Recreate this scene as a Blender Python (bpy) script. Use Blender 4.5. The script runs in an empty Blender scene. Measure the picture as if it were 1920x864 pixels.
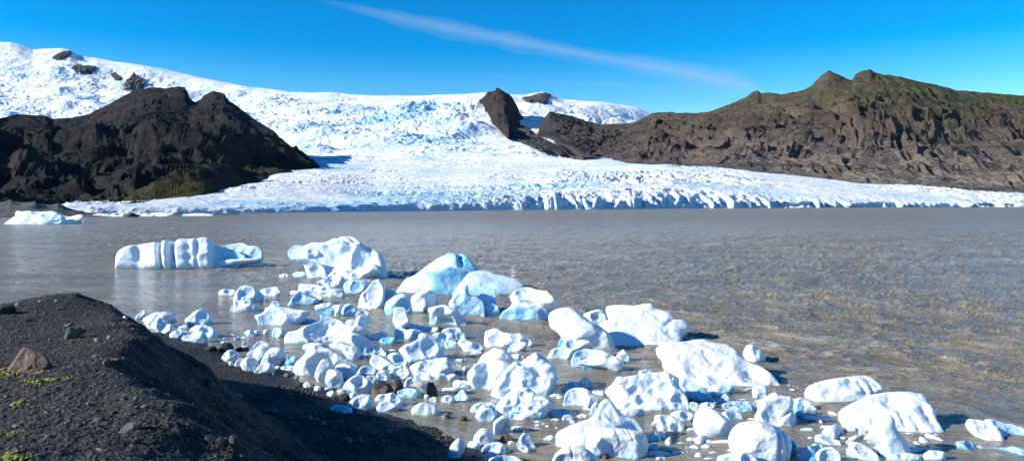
import bpy, math, random
import numpy as np
R = math.radians
SC = bpy.context.scene
COL = SC.collection
F, HX, HY, CAMH = 1478.0, 960.0, 380.0, 8.0     # focal length in photo pixels, vanishing point, eye height above the water

# ------------------------------------------------------------------ noise
_rng = np.random.RandomState(7)
_P = _rng.permutation(256).astype(np.int32)
_P = np.concatenate([_P, _P, _P])
_G2 = np.stack([np.cos(np.arange(256)*2.399), np.sin(np.arange(256)*2.399)], 1).astype(np.float32)
_g = _rng.normal(size=(256, 3)); _G3 = (_g/np.linalg.norm(_g, axis=1)[:, None]).astype(np.float32)

def perlin2(x, y):
    x = np.asarray(x, np.float64); y = np.asarray(y, np.float64)
    ix = np.floor(x); iy = np.floor(y)
    fx = (x-ix).astype(np.float32); fy = (y-iy).astype(np.float32)
    ix = ix.astype(np.int64) & 255; iy = iy.astype(np.int64) & 255
    u = fx*fx*fx*(fx*(fx*6-15)+10); v = fy*fy*fy*(fy*(fy*6-15)+10)
    def g(dx, dy):
        h = _P[_P[(ix+dx) & 255]+((iy+dy) & 255)]
        return _G2[h, 0]*(fx-dx)+_G2[h, 1]*(fy-dy)
    a = g(0, 0); b = g(1, 0); c = g(0, 1); d = g(1, 1)
    a = a+(b-a)*u; c = c+(d-c)*u
    return (a+(c-a)*v)*1.4

def perlin3(x, y, z):
    ix = np.floor(x); iy = np.floor(y); iz = np.floor(z)
    fx = (x-ix).astype(np.float32); fy = (y-iy).astype(np.float32); fz = (z-iz).astype(np.float32)
    ix = ix.astype(np.int64) & 255; iy = iy.astype(np.int64) & 255; iz = iz.astype(np.int64) & 255
    u = fx*fx*(3-2*fx); v = fy*fy*(3-2*fy); w = fz*fz*(3-2*fz)
    def g(dx, dy, dz):
        h = _P[_P[_P[(ix+dx) & 255]+((iy+dy) & 255)]+((iz+dz) & 255)]
        return _G3[h, 0]*(fx-dx)+_G3[h, 1]*(fy-dy)+_G3[h, 2]*(fz-dz)
    def l(a, b, t): return a+(b-a)*t
    return l(l(l(g(0, 0, 0), g(1, 0, 0), u), l(g(0, 1, 0), g(1, 1, 0), u), v),
             l(l(g(0, 0, 1), g(1, 0, 1), u), l(g(0, 1, 1), g(1, 1, 1), u), v), w)*1.3

def fbm2(x, y, o=4, gain=.5):
    s = 0; a = 1; f = 1
    for i in range(o):
        s = s+a*perlin2(x*f+i*17.3, y*f-i*9.7); a *= gain; f *= 2.03
    return s

def ridge2(x, y, o=4, gain=.5):
    s = 0; a = 1; f = 1; w = 1
    for i in range(o):
        n = 1-np.abs(perlin2(x*f+i*11.1, y*f+i*5.3)); n = n*n
        s = s+a*n*w; w = np.clip(n*1.6, 0, 1); a *= gain; f *= 2.07
    return s

def smooth(a, b, x):
    t = np.clip((x-a)/(b-a), 0, 1); return t*t*(3-2*t)

# ------------------------------------------------------------------ objects
def tag(o, label=None, cat=None, group=None, kind=None):
    if label: o['label'] = label
    if cat: o['category'] = cat
    if group: o['group'] = group
    if kind: o['kind'] = kind
    return o

def mesh_obj(name, V, Fc, mat, loc=(0, 0, 0), attrs=None, smooth_=True, parent=None):
    V = np.asarray(V, np.float32); Fc = np.asarray(Fc, np.int32)
    k = Fc.shape[1]
    me = bpy.data.meshes.new(name)
    me.vertices.add(len(V)); me.vertices.foreach_set('co', V.ravel())
    me.loops.add(Fc.size); me.loops.foreach_set('vertex_index', Fc.ravel())
    me.polygons.add(len(Fc)); me.polygons.foreach_set('loop_start', np.arange(len(Fc), dtype=np.int32)*k)
    if smooth_: me.polygons.foreach_set('use_smooth', np.ones(len(Fc), bool))
    for an, av in (attrs or {}).items():
        at = me.attributes.new(an, 'FLOAT', 'POINT'); at.data.foreach_set('value', np.asarray(av, np.float32).ravel())
    me.update(calc_edges=True)
    me.materials.append(mat)
    o = bpy.data.objects.new(name, me); COL.objects.link(o)
    o.location = loc
    if parent: o.parent = parent
    return o

def grid_faces(nr, nc):
    i = np.arange(nr*nc, dtype=np.int32).reshape(nr, nc)
    return np.stack([i[:-1, :-1], i[:-1, 1:], i[1:, 1:], i[1:, :-1]], -1).reshape(-1, 4)

# ------------------------------------------------------------------ materials
def mat_new(name):
    m = bpy.data.materials.new(name); m.use_nodes = True
    nt = m.node_tree
    return m, nt, nt.nodes['Principled BSDF']
class N:
    def __init__(s, nt): s.nt = nt
    def add(s, t, **kw):
        n = s.nt.nodes.new(t)
        for k, v in kw.items(): setattr(n, k, v)
        return n
    def link(s, a, b): s.nt.links.new(a, b)
    def noise(s, scale, detail=4, rough=.55, vec=None, dist=0):
        n = s.add('ShaderNodeTexNoise'); n.inputs['Scale'].default_value = scale; n.inputs['Detail'].default_value = detail
        n.inputs['Roughness'].default_value = rough; n.inputs['Distortion'].default_value = dist
        if vec is not None: s.link(vec, n.inputs['Vector'])
        return n.outputs['Fac']
    def ramp(s, fac, a, b, ca=(0, 0, 0, 1), cb=(1, 1, 1, 1)):
        r = s.add('ShaderNodeValToRGB'); e = r.color_ramp.elements
        e[0].position = a; e[0].color = ca; e[1].position = b; e[1].color = cb
        s.link(fac, r.inputs[0]); return r.outputs[0]
    def mix(s, fac, a, b, bt='MIX'):
        m = s.add('ShaderNodeMix', data_type='RGBA', blend_type=bt)
        for sock, v in ((m.inputs[0], fac), (m.inputs[6], a), (m.inputs[7], b)):
            if isinstance(v, (int, float)): sock.default_value = v
            elif isinstance(v, tuple): sock.default_value = (*v, 1) if len(v) == 3 else v
            else: s.link(v, sock)
        return m.outputs[2]
    def math(s, op, a, b=0.0, clamp=False):
        m = s.add('ShaderNodeMath', operation=op, use_clamp=clamp)
        for sock, v in ((m.inputs[0], a), (m.inputs[1], b)):
            if isinstance(v, (int, float)): sock.default_value = v
            else: s.link(v, sock)
        return m.outputs[0]
    def pos(s, scale=(1, 1, 1)):
        g = s.add('ShaderNodeNewGeometry')
        mp = s.add('ShaderNodeMapping'); mp.inputs['Scale'].default_value = scale
        s.link(g.outputs['Position'], mp.inputs['Vector'])
        return mp.outputs[0], g
    def bump(s, h, strength, dist, bsdf, prev=None):
        b = s.add('ShaderNodeBump'); b.inputs['Strength'].default_value = strength; b.inputs['Distance'].default_value = dist
        s.link(h, b.inputs['Height'])
        if prev is not None: s.link(prev, b.inputs['Normal'])
        if bsdf is not None: s.link(b.outputs[0], bsdf.inputs['Normal'])
        return b.outputs[0]
    def attr(s, name):
        a = s.add('ShaderNodeAttribute'); a.attribute_name = name; return a.outputs['Fac']
    def sep(s, v):
        x = s.add('ShaderNodeSeparateXYZ'); s.link(v, x.inputs[0]); return x.outputs

def ice_material(name, dirt=0.0, white=(.87, .91, .94)):
    m, nt, b = mat_new(name); n = N(nt)
    v, g = n.pos()
    up = n.sep(g.outputs['Normal'])[2]
    z = n.sep(g.outputs['Position'])[2]
    t = n.attr('tint')
    big = n.noise(.55, 4, vec=v)
    t1 = n.math('ADD', t, n.math('MULTIPLY', n.math('SUBTRACT', big, .5), .6))
    # washed, clear ice just above the waterline
    wet = n.ramp(z, .02, .55, (1, 1, 1, 1), (0, 0, 0, 1))
    t2 = n.math('ADD', t1, n.math('MULTIPLY', wet, .3))
    crust = n.ramp(up, .15, .75)             # weathered white crust on upper faces, leaving painted shade-blue lower down
    t3 = n.math('SUBTRACT', t2, n.math('MULTIPLY', crust, .34), clamp=True)
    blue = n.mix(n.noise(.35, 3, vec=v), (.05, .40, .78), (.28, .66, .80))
    c = n.mix(t3, white, blue)  # blue covers clear ice and also stands in for the glow in shaded ice
    f = n.noise(7, 5, .7, vec=v)
    c = n.mix(n.ramp(f, .35, .6), n.mix(.10, c, (.48, .60, .72)), c)
    mo = n.noise(1.6, 6, .72, vec=v, dist=.5)
    c = n.mix(n.math('MULTIPLY', n.ramp(mo, .42, .66), .22), c, n.mix(.6, c, (.62, .66, .70)))
    if dirt:
        d = n.noise(3.0, 6, .75, vec=v, dist=.6)
        lo = n.ramp(z, .3, 1.6, (1, 1, 1, 1), (.25, .25, .25, 1))
        c = n.mix(n.math('MULTIPLY', n.ramp(d, .56, .66), n.math('MULTIPLY', lo, dirt)), c, (.09, .085, .08))
    n.link(c, b.inputs['Base Color'])
    r = n.ramp(t3, 0, .8, (.55, .55, .55, 1), (.16, .16, .16, 1)); n.link(r, b.inputs['Roughness'])
    b.inputs['IOR'].default_value = 1.31
    b.inputs['Subsurface Weight'].default_value = .35; b.inputs['Subsurface Radius'].default_value = (.06, .14, .22); b.inputs['Subsurface Scale'].default_value = 1.0
    p = n.bump(n.noise(1.9, 6, .6, vec=v), .4, .2, None)
    vo = n.add('ShaderNodeTexVoronoi'); vo.inputs['Scale'].default_value = 4.5; n.link(v, vo.inputs['Vector'])
    p = n.bump(vo.outputs['Distance'], .2, .05, None, p)
    n.bump(n.noise(14, 5, .75, vec=v), .55, .04, b, p)
    return m

def rock_material(name, c1, c2, c3, moss=0, scale=1.0, speck=.5):
    m, nt, b = mat_new(name); n = N(nt)
    v, g = n.pos((scale, scale, scale))
    a = n.noise(1.2, 6, .65, vec=v, dist=.4)
    c = n.mix(n.ramp(a, .38, .62), c1, c2)
    d = n.noise(5, 6, .75, vec=v)
    c = n.mix(n.math('MULTIPLY', n.ramp(d, .52, .68), speck), c, c3)
    if moss:
        up = n.sep(g.outputs['Normal'])[2]
        k = n.math('MULTIPLY', n.ramp(up, .62, .85), n.ramp(n.noise(.9, 4, vec=v), .45, .6))
        c = n.mix(n.math('MULTIPLY', k, moss), c, (.17, .17, .02))
    n.link(c, b.inputs['Base Color']); b.inputs['Roughness'].default_value = .85
    p = n.bump(n.noise(3, 6, .65, vec=v), .8, .12/scale, None)
    n.bump(n.noise(22, 4, .7, vec=v), .6, .015/scale, b, p)
    return m

def gravel_material():
    m, nt, b = mat_new('black_gravel'); n = N(nt)
    v, g = n.pos()
    vo = n.add('ShaderNodeTexVoronoi'); vo.inputs['Scale'].default_value = 16; n.link(v, vo.inputs['Vector'])
    vo2 = n.add('ShaderNodeTexVoronoi'); vo2.inputs['Scale'].default_value = 38; n.link(v, vo2.inputs['Vector'])
    cell = n.sep(vo.outputs['Color'])[0]
    c = n.mix(cell, (.0105, .0098, .0092), (.031, .0275, .0255))
    c = n.mix(n.ramp(n.sep(vo2.outputs['Color'])[1], .82, .95), c, (.085, .078, .07))
    big = n.noise(.35, 5, .6, vec=v)
    c = n.mix(n.ramp(big, .4, .65), c, n.mix(.2, c, (.03, .029, .028)))
    sandy = n.attr('sand')
    c = n.mix(sandy, c, n.mix(n.noise(30, 3, vec=v), (.018, .017, .017), (.034, .031, .029)))
    z = n.sep(g.outputs['Position'])[2]
    wetm = n.ramp(z, .1, .3, (1, 1, 1, 1), (0, 0, 0, 1))
    c = n.mix(n.math('MULTIPLY', wetm, .5), c, (.014, .013, .012))
    n.link(c, b.inputs['Base Color'])
    n.link(n.ramp(wetm, 0, 1, (.9, .9, .9, 1), (.45, .45, .45, 1)), b.inputs['Roughness'])
    b.inputs['Specular IOR Level'].default_value = .3
    p = n.bump(vo.outputs['Distance'], .8, .05, None)
    p = n.bump(vo2.outputs['Distance'], .7, .02, None, p)
    n.bump(n.noise(3.2, 5, .65, vec=v), .6, .16, b, p)
    return m
# ------------------------------------------------------------------ foreground ground height (metres above the water)
_RY = np.array([-30, -6, 0, 5.5, 13, 20, 26, 32, 40, 60.]); _RX = np.array([14, 4.0, 1.2, -2.75, -6.5, -10.1, -13.6, -18.0, -25, -44.])
_ZY = np.array([-30, 0, 5, 10, 15, 19, 22, 25, 28, 31, 36, 44, 60.]); _ZP = np.array([6.6, 6.45, 6.28, 5.93, 5.55, 5.20, 4.88, 4.66, 4.35, 4.0, 2.2, -.6, -2.])
_NRX, _NRY = .746, .664                                    # shore normal, towards the water
def shore_s(x, y): return (x-.66)*_NRX+(y-24.4)*_NRY       # + on the water side
def ground_z(x, y, fine=True):
    x = np.asarray(x, float); y = np.asarray(y, float)
    xr = np.interp(y, _RY, _RX); zp = np.interp(y, _ZY, _ZP)
    sl = np.interp(y, (_RY[1:]+_RY[:-1])/2, np.diff(_RX)/np.diff(_RY))
    d = (x-xr)/np.sqrt(1+sl*sl)                            # + to the right of the crest
    d = d + .45*fbm2(x*.33, y*.33, 3) + .14*fbm2(x*1.3, y*1.3, 2)
    left = zp - .045*np.clip(-d, 0, 60) + .16*fbm2(x*.22+3, y*.22, 4)
    hump = .5*np.exp(-((x+14.0)/2.0)**2-((y-24.6)/2.4)**2) - .12*np.exp(-((x+9)/4)**2-((y-19.5)/1.6)**2)
    left = left+hump
    dd = np.sqrt(np.clip(d, 0, None)**2+.16)-.4
    right = zp - .90*dd + .12*fbm2(x*.5, y*.5, 3)
    k = smooth(-.6, .6, d)
    m = left*(1-k)+right*k
    s = shore_s(x, y)+14*smooth(46, 60, y)+.9*fbm2(x*.21+9, y*.21, 3)
    beach = np.where(s < 0, .36*(1-np.exp(s/2.2)), -.13*s) + .035*fbm2(x*.9, y*.9, 3)
    q = .35
    h = np.clip(.5+.5*(m-beach)/q, 0, 1)
    z = beach*(1-h)+m*h+q*h*(1-h)
    if fine: z = z + .022*fbm2(x*3.1, y*3.1, 3) + .01*perlin2(x*11, y*11)
    return np.clip(z, -1.2, None)

def ray(px, py): return (px-HX)/F, -(py-HY)/F
def surf_hit(px, py, t0=3.0, t1=2500.0):
    """first hit of a pixel ray with the ground or the water"""
    a, b = ray(px, py)
    t = np.geomspace(t0, t1, 5000)
    g = np.maximum(ground_z(a*t, t, False), 0.0)
    below = np.nonzero(CAMH+b*t < g)[0]
    D = t[below[0]] if len(below) else t1
    return D, float(max(ground_z(a*D, D, False), 0))

# ------------------------------------------------------------------ solid chunks: traced outline -> signed field -> mesh
def chaikin(p, it=1):
    p = np.asarray(p, float)
    for _ in range(it):
        q = np.roll(p, -1, 0)
        p = np.stack([.84*p+.16*q, .16*p+.84*q], 1).reshape(-1, 2)
    return p

def poly_sd(U, V, P):
    """signed distance to polygon, + inside"""
    d2 = np.full(U.shape, 1e18); ins = np.zeros(U.shape, bool)
    for i in range(len(P)):
        x0, y0 = P[i-1]; x1, y1 = P[i]
        ex, ey = x1-x0, y1-y0; L = ex*ex+ey*ey+1e-12
        t = np.clip(((U-x0)*ex+(V-y0)*ey)/L, 0, 1)
        d2 = np.minimum(d2, (U-x0-t*ex)**2+(V-y0-t*ey)**2)
        if y0 != y1:
            c = ((y0 > V) != (y1 > V)) & (U < (x1-x0)*(V-y0)/(y1-y0)+x0)
            ins ^= c
    d = np.sqrt(d2)
    return np.where(ins, d, -d)

def surface_nets(f):
    nx, ny, nz = f.shape
    c = (f < 0)
    cnt = np.zeros((nx-1, ny-1, nz-1), np.int8)
    for i in (0, 1):
        for j in (0, 1):
            for k in (0, 1): cnt += c[i:nx-1+i, j:ny-1+j, k:nz-1+k]
    act = (cnt > 0) & (cnt < 8)
    I, J, K = np.nonzero(act)
    acc = np.zeros((len(I), 3)); num = np.zeros(len(I))
    cor = [(i, j, k) for i in (0, 1) for j in (0, 1) for k in (0, 1)]
    for a in cor:
        for ax in range(3):
            if a[ax]: continue
            b = list(a); b[ax] = 1
            fa = f[I+a[0], J+a[1], K+a[2]]; fb = f[I+b[0], J+b[1], K+b[2]]
            x = (fa < 0) != (fb < 0)
            t = np.where(x, fa/np.where(x, fa-fb, 1), 0)
            p = np.array(a, float)[None]+t[:, None]*np.eye(3)[ax][None]
            acc += np.where(x[:, None], p, 0); num += x
    V = np.stack([I, J, K], 1)+acc/np.maximum(num, 1)[:, None]
    idx = np.full(act.shape, -1, np.int64); idx[I, J, K] = np.arange(len(I))
    Q = []
    s = (c[:-1] != c[1:])[:, 1:-1, 1:-1]; i, j, k = np.nonzero(s); j = j+1; k = k+1; fl = c[i, j, k]
    q = np.stack([idx[i, j-1, k-1], idx[i, j, k-1], idx[i, j, k], idx[i, j-1, k]], 1); q[~fl] = q[~fl][:, ::-1]; Q.append(q)
    s = (c[:, :-1] != c[:, 1:])[1:-1, :, 1:-1]; i, j, k = np.nonzero(s); i = i+1; k = k+1; fl = c[i, j, k]
    q = np.stack([idx[i-1, j, k-1], idx[i-1, j, k], idx[i, j, k], idx[i, j, k-1]], 1); q[~fl] = q[~fl][:, ::-1]; Q.append(q)
    s = (c[:, :, :-1] != c[:, :, 1:])[1:-1, 1:-1, :]; i, j, k = np.nonzero(s); i = i+1; j = j+1; fl = c[i, j, k]
    q = np.stack([idx[i-1, j-1, k], idx[i, j-1, k], idx[i, j, k], idx[i-1, j, k]], 1); q[~fl] = q[~fl][:, ::-1]; Q.append(q)
    return V, np.concatenate(Q)

_seed = [0]
def chunk(name, subs, mat, D=None, zb=None, base=None, rough=.04, scal=.022, res=1.0, facet=0.0, sink=True, ctx=None):
    """subs: list of dict(poly=[(px,py)..], th=lean from vertical in degrees, tf/tb=bulge front/back (of size), off=metres back, tint, groove=[...])"""
    def proj_l(pp, nrm, va, off):
        pp = np.asarray(pp, float); C = np.array([0, 0, CAMH]); Q = P0+off
        r = np.stack([(pp[:, 0]-HX)/F, np.ones(len(pp)), -(pp[:, 1]-HY)/F], 1)
        w = C+r*(((Q-C)@nrm)/(r@nrm))[:, None]-Q
        return np.stack([w[:, 0], w@va], 1)
    _seed[0] += 1; sd = _seed[0]*13.7
    allp = np.concatenate([np.asarray(s['poly'], float) for s in subs])
    x0, x1 = allp[:, 0].min(), allp[:, 0].max(); y0, y1 = allp[:, 1].min(), allp[:, 1].max()
    by = base if base is not None else y1
    xc = (x0+x1)/2
    if D is None: D, zb = surf_hit(xc, by)
    if zb is None: zb = CAMH-(by-HY)/F*D
    m = D/F                                               # metres per pixel there
    S = math.sqrt((x1-x0)*(y1-y0))*m
    Hh = (y1-y0)*m
    P0 = np.array([(xc-HX)*m, D+.35*subs[0].get('tf', .32)*S*math.cos(R(subs[0].get('th', 25))), zb])
    if ctx is not None: D, m, S, Hh, P0, by, y0, y1 = ctx
    chunk.last = (D, m, S, Hh, P0, by, y0, y1)
    subs_w = []
    h = max(m*1.22*res, S/115.0)
    lo = np.full(3, 1e9); hi = np.full(3, -1e9)
    for s in subs:
        th = R(s.get('th', 25)); nrm = np.array([0, -math.cos(th), math.sin(th)]); va = np.array([0, math.sin(th), math.cos(th)])
        Q = P0+np.array([0, s.get('off', 0.0), 0])
        C = np.array([0, 0, CAMH])
        def proj(pp):
            pp = np.asarray(pp, float)
            r = np.stack([(pp[:, 0]-HX)/F, np.ones(len(pp)), -(pp[:, 1]-HY)/F], 1)
            t = ((Q-C)@nrm)/(r@nrm)
            w = C+r*t[:, None]-Q
            return np.stack([w[:, 0], w@va], 1)
        pu = proj(s['poly'])
        if sink:
            lowm = pu[:, 1] < pu[:, 1].min()+.22*np.ptp(pu[:, 1])
            pyl = np.asarray(s['poly'], float)[:, 1] > by-.3*(y1-y0)
            pu[lowm & pyl, 1] -= .10*Hh+.12*S
        P = chaikin(pu, 2 if s.get('soft') else 1)
        tf = s.get('tf', .32)*S*(1.1 if s.get('th', 25) < 46 else .9); tb = s.get('tb', .5)*S
        subs_w.append((s, P, nrm, va, Q-P0, tf, tb, [(proj(g[0]), g[1]*m*.45, g[2]) for g in s.get('groove', [])]))
        cu = [P[:, 0].min(), P[:, 0].max()]; cv = [P[:, 1].min(), P[:, 1].max()]
        for u in cu:
            for v in cv:
                for w in (-tb, tf*1.35):
                    p = Q-P0+np.array([u, 0, 0])+va*v+nrm*w
                    lo = np.minimum(lo, p); hi = np.maximum(hi, p)
    lo -= .12*S+2*h; hi += .12*S+2*h
    if sink and mat.name.startswith('ice'): lo[2] = max(lo[2], -.35*S-.3-P0[2]*0)
    n = np.maximum(np.ceil((hi-lo)/h).astype(int)+1, 8)
    while n.prod() > 1.3e6:
        h *= 1.12; n = np.maximum(np.ceil((hi-lo)/h).astype(int)+1, 8)
    X = lo[0]+np.arange(n[0])*h; Y = lo[1]+np.arange(n[1])*h; Z = lo[2]+np.arange(n[2])*h
    gy, gz = np.meshgrid(Y, Z, indexing='ij')
    GX, GY, GZ = np.meshgrid(X, Y, Z, indexing='ij')
    f = None
    tint = None; WN = None
    for s, P, nrm, va, off, tf, tb, gr in subs_w:
        yy = GY-off[1]; zz = GZ-off[2]
        v = yy*va[1]+zz*va[2]; w = yy*nrm[1]+zz*nrm[2]
        # signed distance on a 2-D (u,v) raster, then sampled
        vv = np.linspace(v.min(), v.max(), max(24, min(160, int((v.max()-v.min())/h)+2)))
        U2, V2 = np.meshgrid(X, vv, indexing='ij')
        sd2 = poly_sd(U2, V2, P)
        mx = max(sd2.max(), 1e-3)
        Rr = s.get('rr', .75)*mx
        q = np.clip(sd2/Rr, 0, 1); prof = np.sqrt(np.clip(1-(1-q)**2.4, 0, 1))
        mod = 1+.25*fbm2(U2*1.6/S+sd, V2*1.6/S+sd, 2)
        # chiselled front: a few planes that meet in crisp edges
        rg = np.random.RandomState(_seed[0]*7+len(s['poly']))
        hu = np.ptp(P[:, 0])/2; hv = np.ptp(P[:, 1])/2; cu = P[:, 0].mean(); cv = P[:, 1].mean()
        if 'ridge' in s: rp = proj_l(s['ridge'], nrm, va, off)[0]; ru, rv = rp
        else: ru = cu+hu*rg.uniform(-.35, .35); rv = cv+hv*rg.uniform(-.1, .45)
        cz = s.get('chis', .95); fac = np.ones(U2.shape)
        for k_ in range(s.get('planes', 5)):
            a_ = (k_+rg.uniform(-.3, .3))/s.get('planes', 5)*2*math.pi
            dd = math.cos(a_)*(U2-ru)/hu+math.sin(a_)*(V2-rv)/hv
            fac = np.minimum(fac, 1.05-cz*rg.uniform(.35, 1.0)*np.maximum(dd-rg.uniform(-.05, .25), -1))
        mod = mod*np.clip(fac, .12, 1.25)
        for g, gw, gd in gr:
            dg = np.full(U2.shape, 1e9)
            for i in range(len(g)-1):
                e = g[i+1]-g[i]; t = np.clip(((U2-g[i, 0])*e[0]+(V2-g[i, 1])*e[1])/(e@e+1e-9), 0, 1)
                dg = np.minimum(dg, np.hypot(U2-g[i, 0]-t*e[0], V2-g[i, 1]-t*e[1]))
            mod = mod*(1-gd*np.exp(-(dg/gw)**2))
        kt = (v-vv[0])/(vv[1]-vv[0]); k0 = np.clip(kt.astype(int), 0, len(vv)-2); fr = np.clip(kt-k0, 0, 1)
        ii = np.arange(n[0])[:, None, None]
        def samp(a): return a[ii, k0]*(1-fr)+a[ii, k0+1]*fr
        sdv = samp(sd2); T1 = samp(prof*mod*tf); T2 = samp(prof*tb)
        fi = np.where(sdv > 0, np.where(w >= 0, w-T1, -w-T2), np.sqrt(sdv**2+w**2))
        wn = np.clip(sdv/(.13*S), .12, 1)
        WN = wn if WN is None else np.maximum(WN, wn)
        ti = np.full(fi.shape, s.get('tint', .15), np.float32)  # blueness; pieces lying in shade get a high value, shade put into colour
        ok = np.argwhere(sd2 > .22*mx)
        if mat.name.startswith('ice') and len(ok):
            ns = s.get('scoops', 4 if S/h > 40 else 3 if S/h > 20 else 2); Tm = prof*mod*tf; kk = .022*S
            for _ in range(ns):
                a_, b_ = ok[rg.randint(len(ok))]; T0_ = Tm[a_, b_]
                r_ = S*float(np.exp(rg.uniform(math.log(.3), math.log(1.3)))); bite = min(S*rg.uniform(.03, .085), .45*T0_+.005*S)
                dist = np.sqrt((GX-off[0]-U2[a_, b_])**2+(v-V2[a_, b_])**2+((w-(T0_+r_-bite))*rg.uniform(.8, 1.1))**2)
                g_ = r_-dist
                hh = np.clip(.5+.5*(g_-fi)/kk, 0, 1); fi = fi*(1-hh)+g_*hh+kk*hh*(1-hh)
                ti = ti+.10*hh*(1 if g_.max() > 0 else 0)
        if f is None: f = fi; tint = ti
        else:
            k = .05*S; hh = np.clip(.5+.5*(f-fi)/k, 0, 1)
            f = f*(1-hh)+fi*hh-k*hh*(1-hh)
            tint = tint*(1-hh)+ti*hh
    a = 2.6/S
    nz = perlin3(GX*a+sd, GY*a+sd*.7, GZ*a)+.5*perlin3(GX*a*2.1, GY*a*2.1+sd, GZ*a*2.1)
    f = f+rough*S*nz*WN
    if scal:
        b = 4.6/S
        f = f+scal*S*WN*(np.abs(perlin3(GX*b+5, GY*b, GZ*b*1.3+sd))-.25)*1.1
        if S/h > 26: f = f+scal*.4*S*WN*(np.abs(perlin3(GX*b*2.6, GY*b*2.6+sd, GZ*b*2.6))-.25)
    if facet:
        rg = np.random.RandomState(_seed[0])
        for _ in range(9):
            d = rg.normal(size=3); d[2] = abs(d[2]); d /= np.linalg.norm(d)
            proj_ = GX*d[0]+GY*d[1]+(GZ-.3*Hh)*d[2]
            inside = f < 0
            if inside.any(): f = np.maximum(f, proj_-proj_[inside].max()*(1-facet*rg.uniform(.5, 1)))
    f[[0, -1]] = np.maximum(f[[0, -1]], h*.5); f[:, [0, -1]] = np.maximum(f[:, [0, -1]], h*.5); f[:, :, [0, -1]] = np.maximum(f[:, :, [0, -1]], h*.5)
    V, Q = surface_nets(f)
    vi = np.round(V).astype(int)
    tv = tint[vi[:, 0], vi[:, 1], vi[:, 2]]
    V = V*h+lo
    # keep only the largest connected piece
    lab = np.arange(len(V))
    for _ in range(3000):
        mq = lab[Q].min(1); new = lab.copy()
        for c_ in range(4): np.minimum.at(new, Q[:, c_], mq)
        new = new[new]
        if (new == lab).all(): break
        lab = new
    if len(lab):
        big = np.bincount(lab).argmax(); keep = lab == big
        mp = np.cumsum(keep)-1; Q = mp[Q[keep[Q].all(1)]]; V = V[keep]; tv = tv[keep]
    return mesh_obj(name, V, Q, mat, P0, {'tint': tv})
# ------------------------------------------------------------------ far terrain: height sheets on a fan of bearings and distances
def sheet(name, cols, sky, nr, npx, mat, amps, disp, skyrow=-2, label=None, edge=0, weights=None):
    """cols: {px: [(photo y, distance)...]} profiles of the slope along each bearing, from which real heights follow"""
    ks = sorted(cols); nrow = len(cols[ks[0]])
    pxs = np.concatenate([np.linspace(ks[0], max(ks[0], -60), 90, endpoint=False) if ks[0] < -60 else [],
                          np.linspace(max(ks[0], -60), min(ks[-1], 1980), npx),
                          np.linspace(min(ks[-1], 1980), ks[-1], 90)[1:] if ks[-1] > 1980 else []])
    Yc = np.stack([np.interp(pxs, ks, [cols[k][r][0] for k in ks]) for r in range(nrow)])
    Dc = np.stack([np.exp(np.interp(pxs, ks, [math.log(cols[k][r][1]) for k in ks])) for r in range(nrow)])
    if sky is not None: Yc[skyrow] = np.interp(pxs, [p[0] for p in sky], [p[1] for p in sky])
    w = np.asarray(weights if weights else [1]*(nrow-1), float); w = w/w.sum()
    rows = []
    for i in range(nrow-1):
        k = max(2, int(round(nr*w[i]))); rows += list(i+np.arange(k)/k)
    rows = np.array(rows+[nrow-1.0])
    i0 = np.minimum(rows.astype(int), nrow-2); fr = (rows-i0)[:, None]
    Dm = Dc[i0]*(1-fr)+Dc[i0+1]*fr
    Zc = CAMH-(Yc-HY)/F*Dc
    # monotone cubic through the control rows so that slopes have no kinks
    dl = np.diff(Zc, axis=0)/np.maximum(np.diff(Dc, axis=0), 1e-3)
    mm = np.zeros_like(Zc); mm[0] = dl[0]; mm[-1] = dl[-1]
    a, b = dl[:-1], dl[1:]; mm[1:-1] = np.where(a*b > 0, 2*a*b/(a+b+1e-12*np.sign(a+b+1e-20)), 0)
    hD = (Dc[i0+1]-Dc[i0]); t = fr
    Zm = (2*t**3-3*t**2+1)*Zc[i0]+(t**3-2*t**2+t)*hD*mm[i0]+(-2*t**3+3*t**2)*Zc[i0+1]+(t**3-t**2)*hD*mm[i0+1]
    X = (pxs[None, :]-HX)/F*Dm
    A = np.interp(rows, np.arange(nrow), amps)[:, None]*np.ones_like(X)
    if edge:
        A = A*smooth(ks[0], ks[0]+edge, pxs)[None]*(1-smooth(ks[-1]-edge, ks[-1], pxs))[None]
    Xd, Yd, Zd, at = disp(X, Dm, Zm, A, rows[:, None], pxs[None, :])
    V = np.stack([Xd, Yd, Zd], -1).reshape(-1, 3)
    o = mesh_obj(name, V, grid_faces(*X.shape), mat, (0, 0, 0), {k: v.ravel() for k, v in at.items()})
    if name == 'glacier': GLV.append(np.stack([Xd, Yd, Zd], -1))
    return tag(o, kind='structure')

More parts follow.
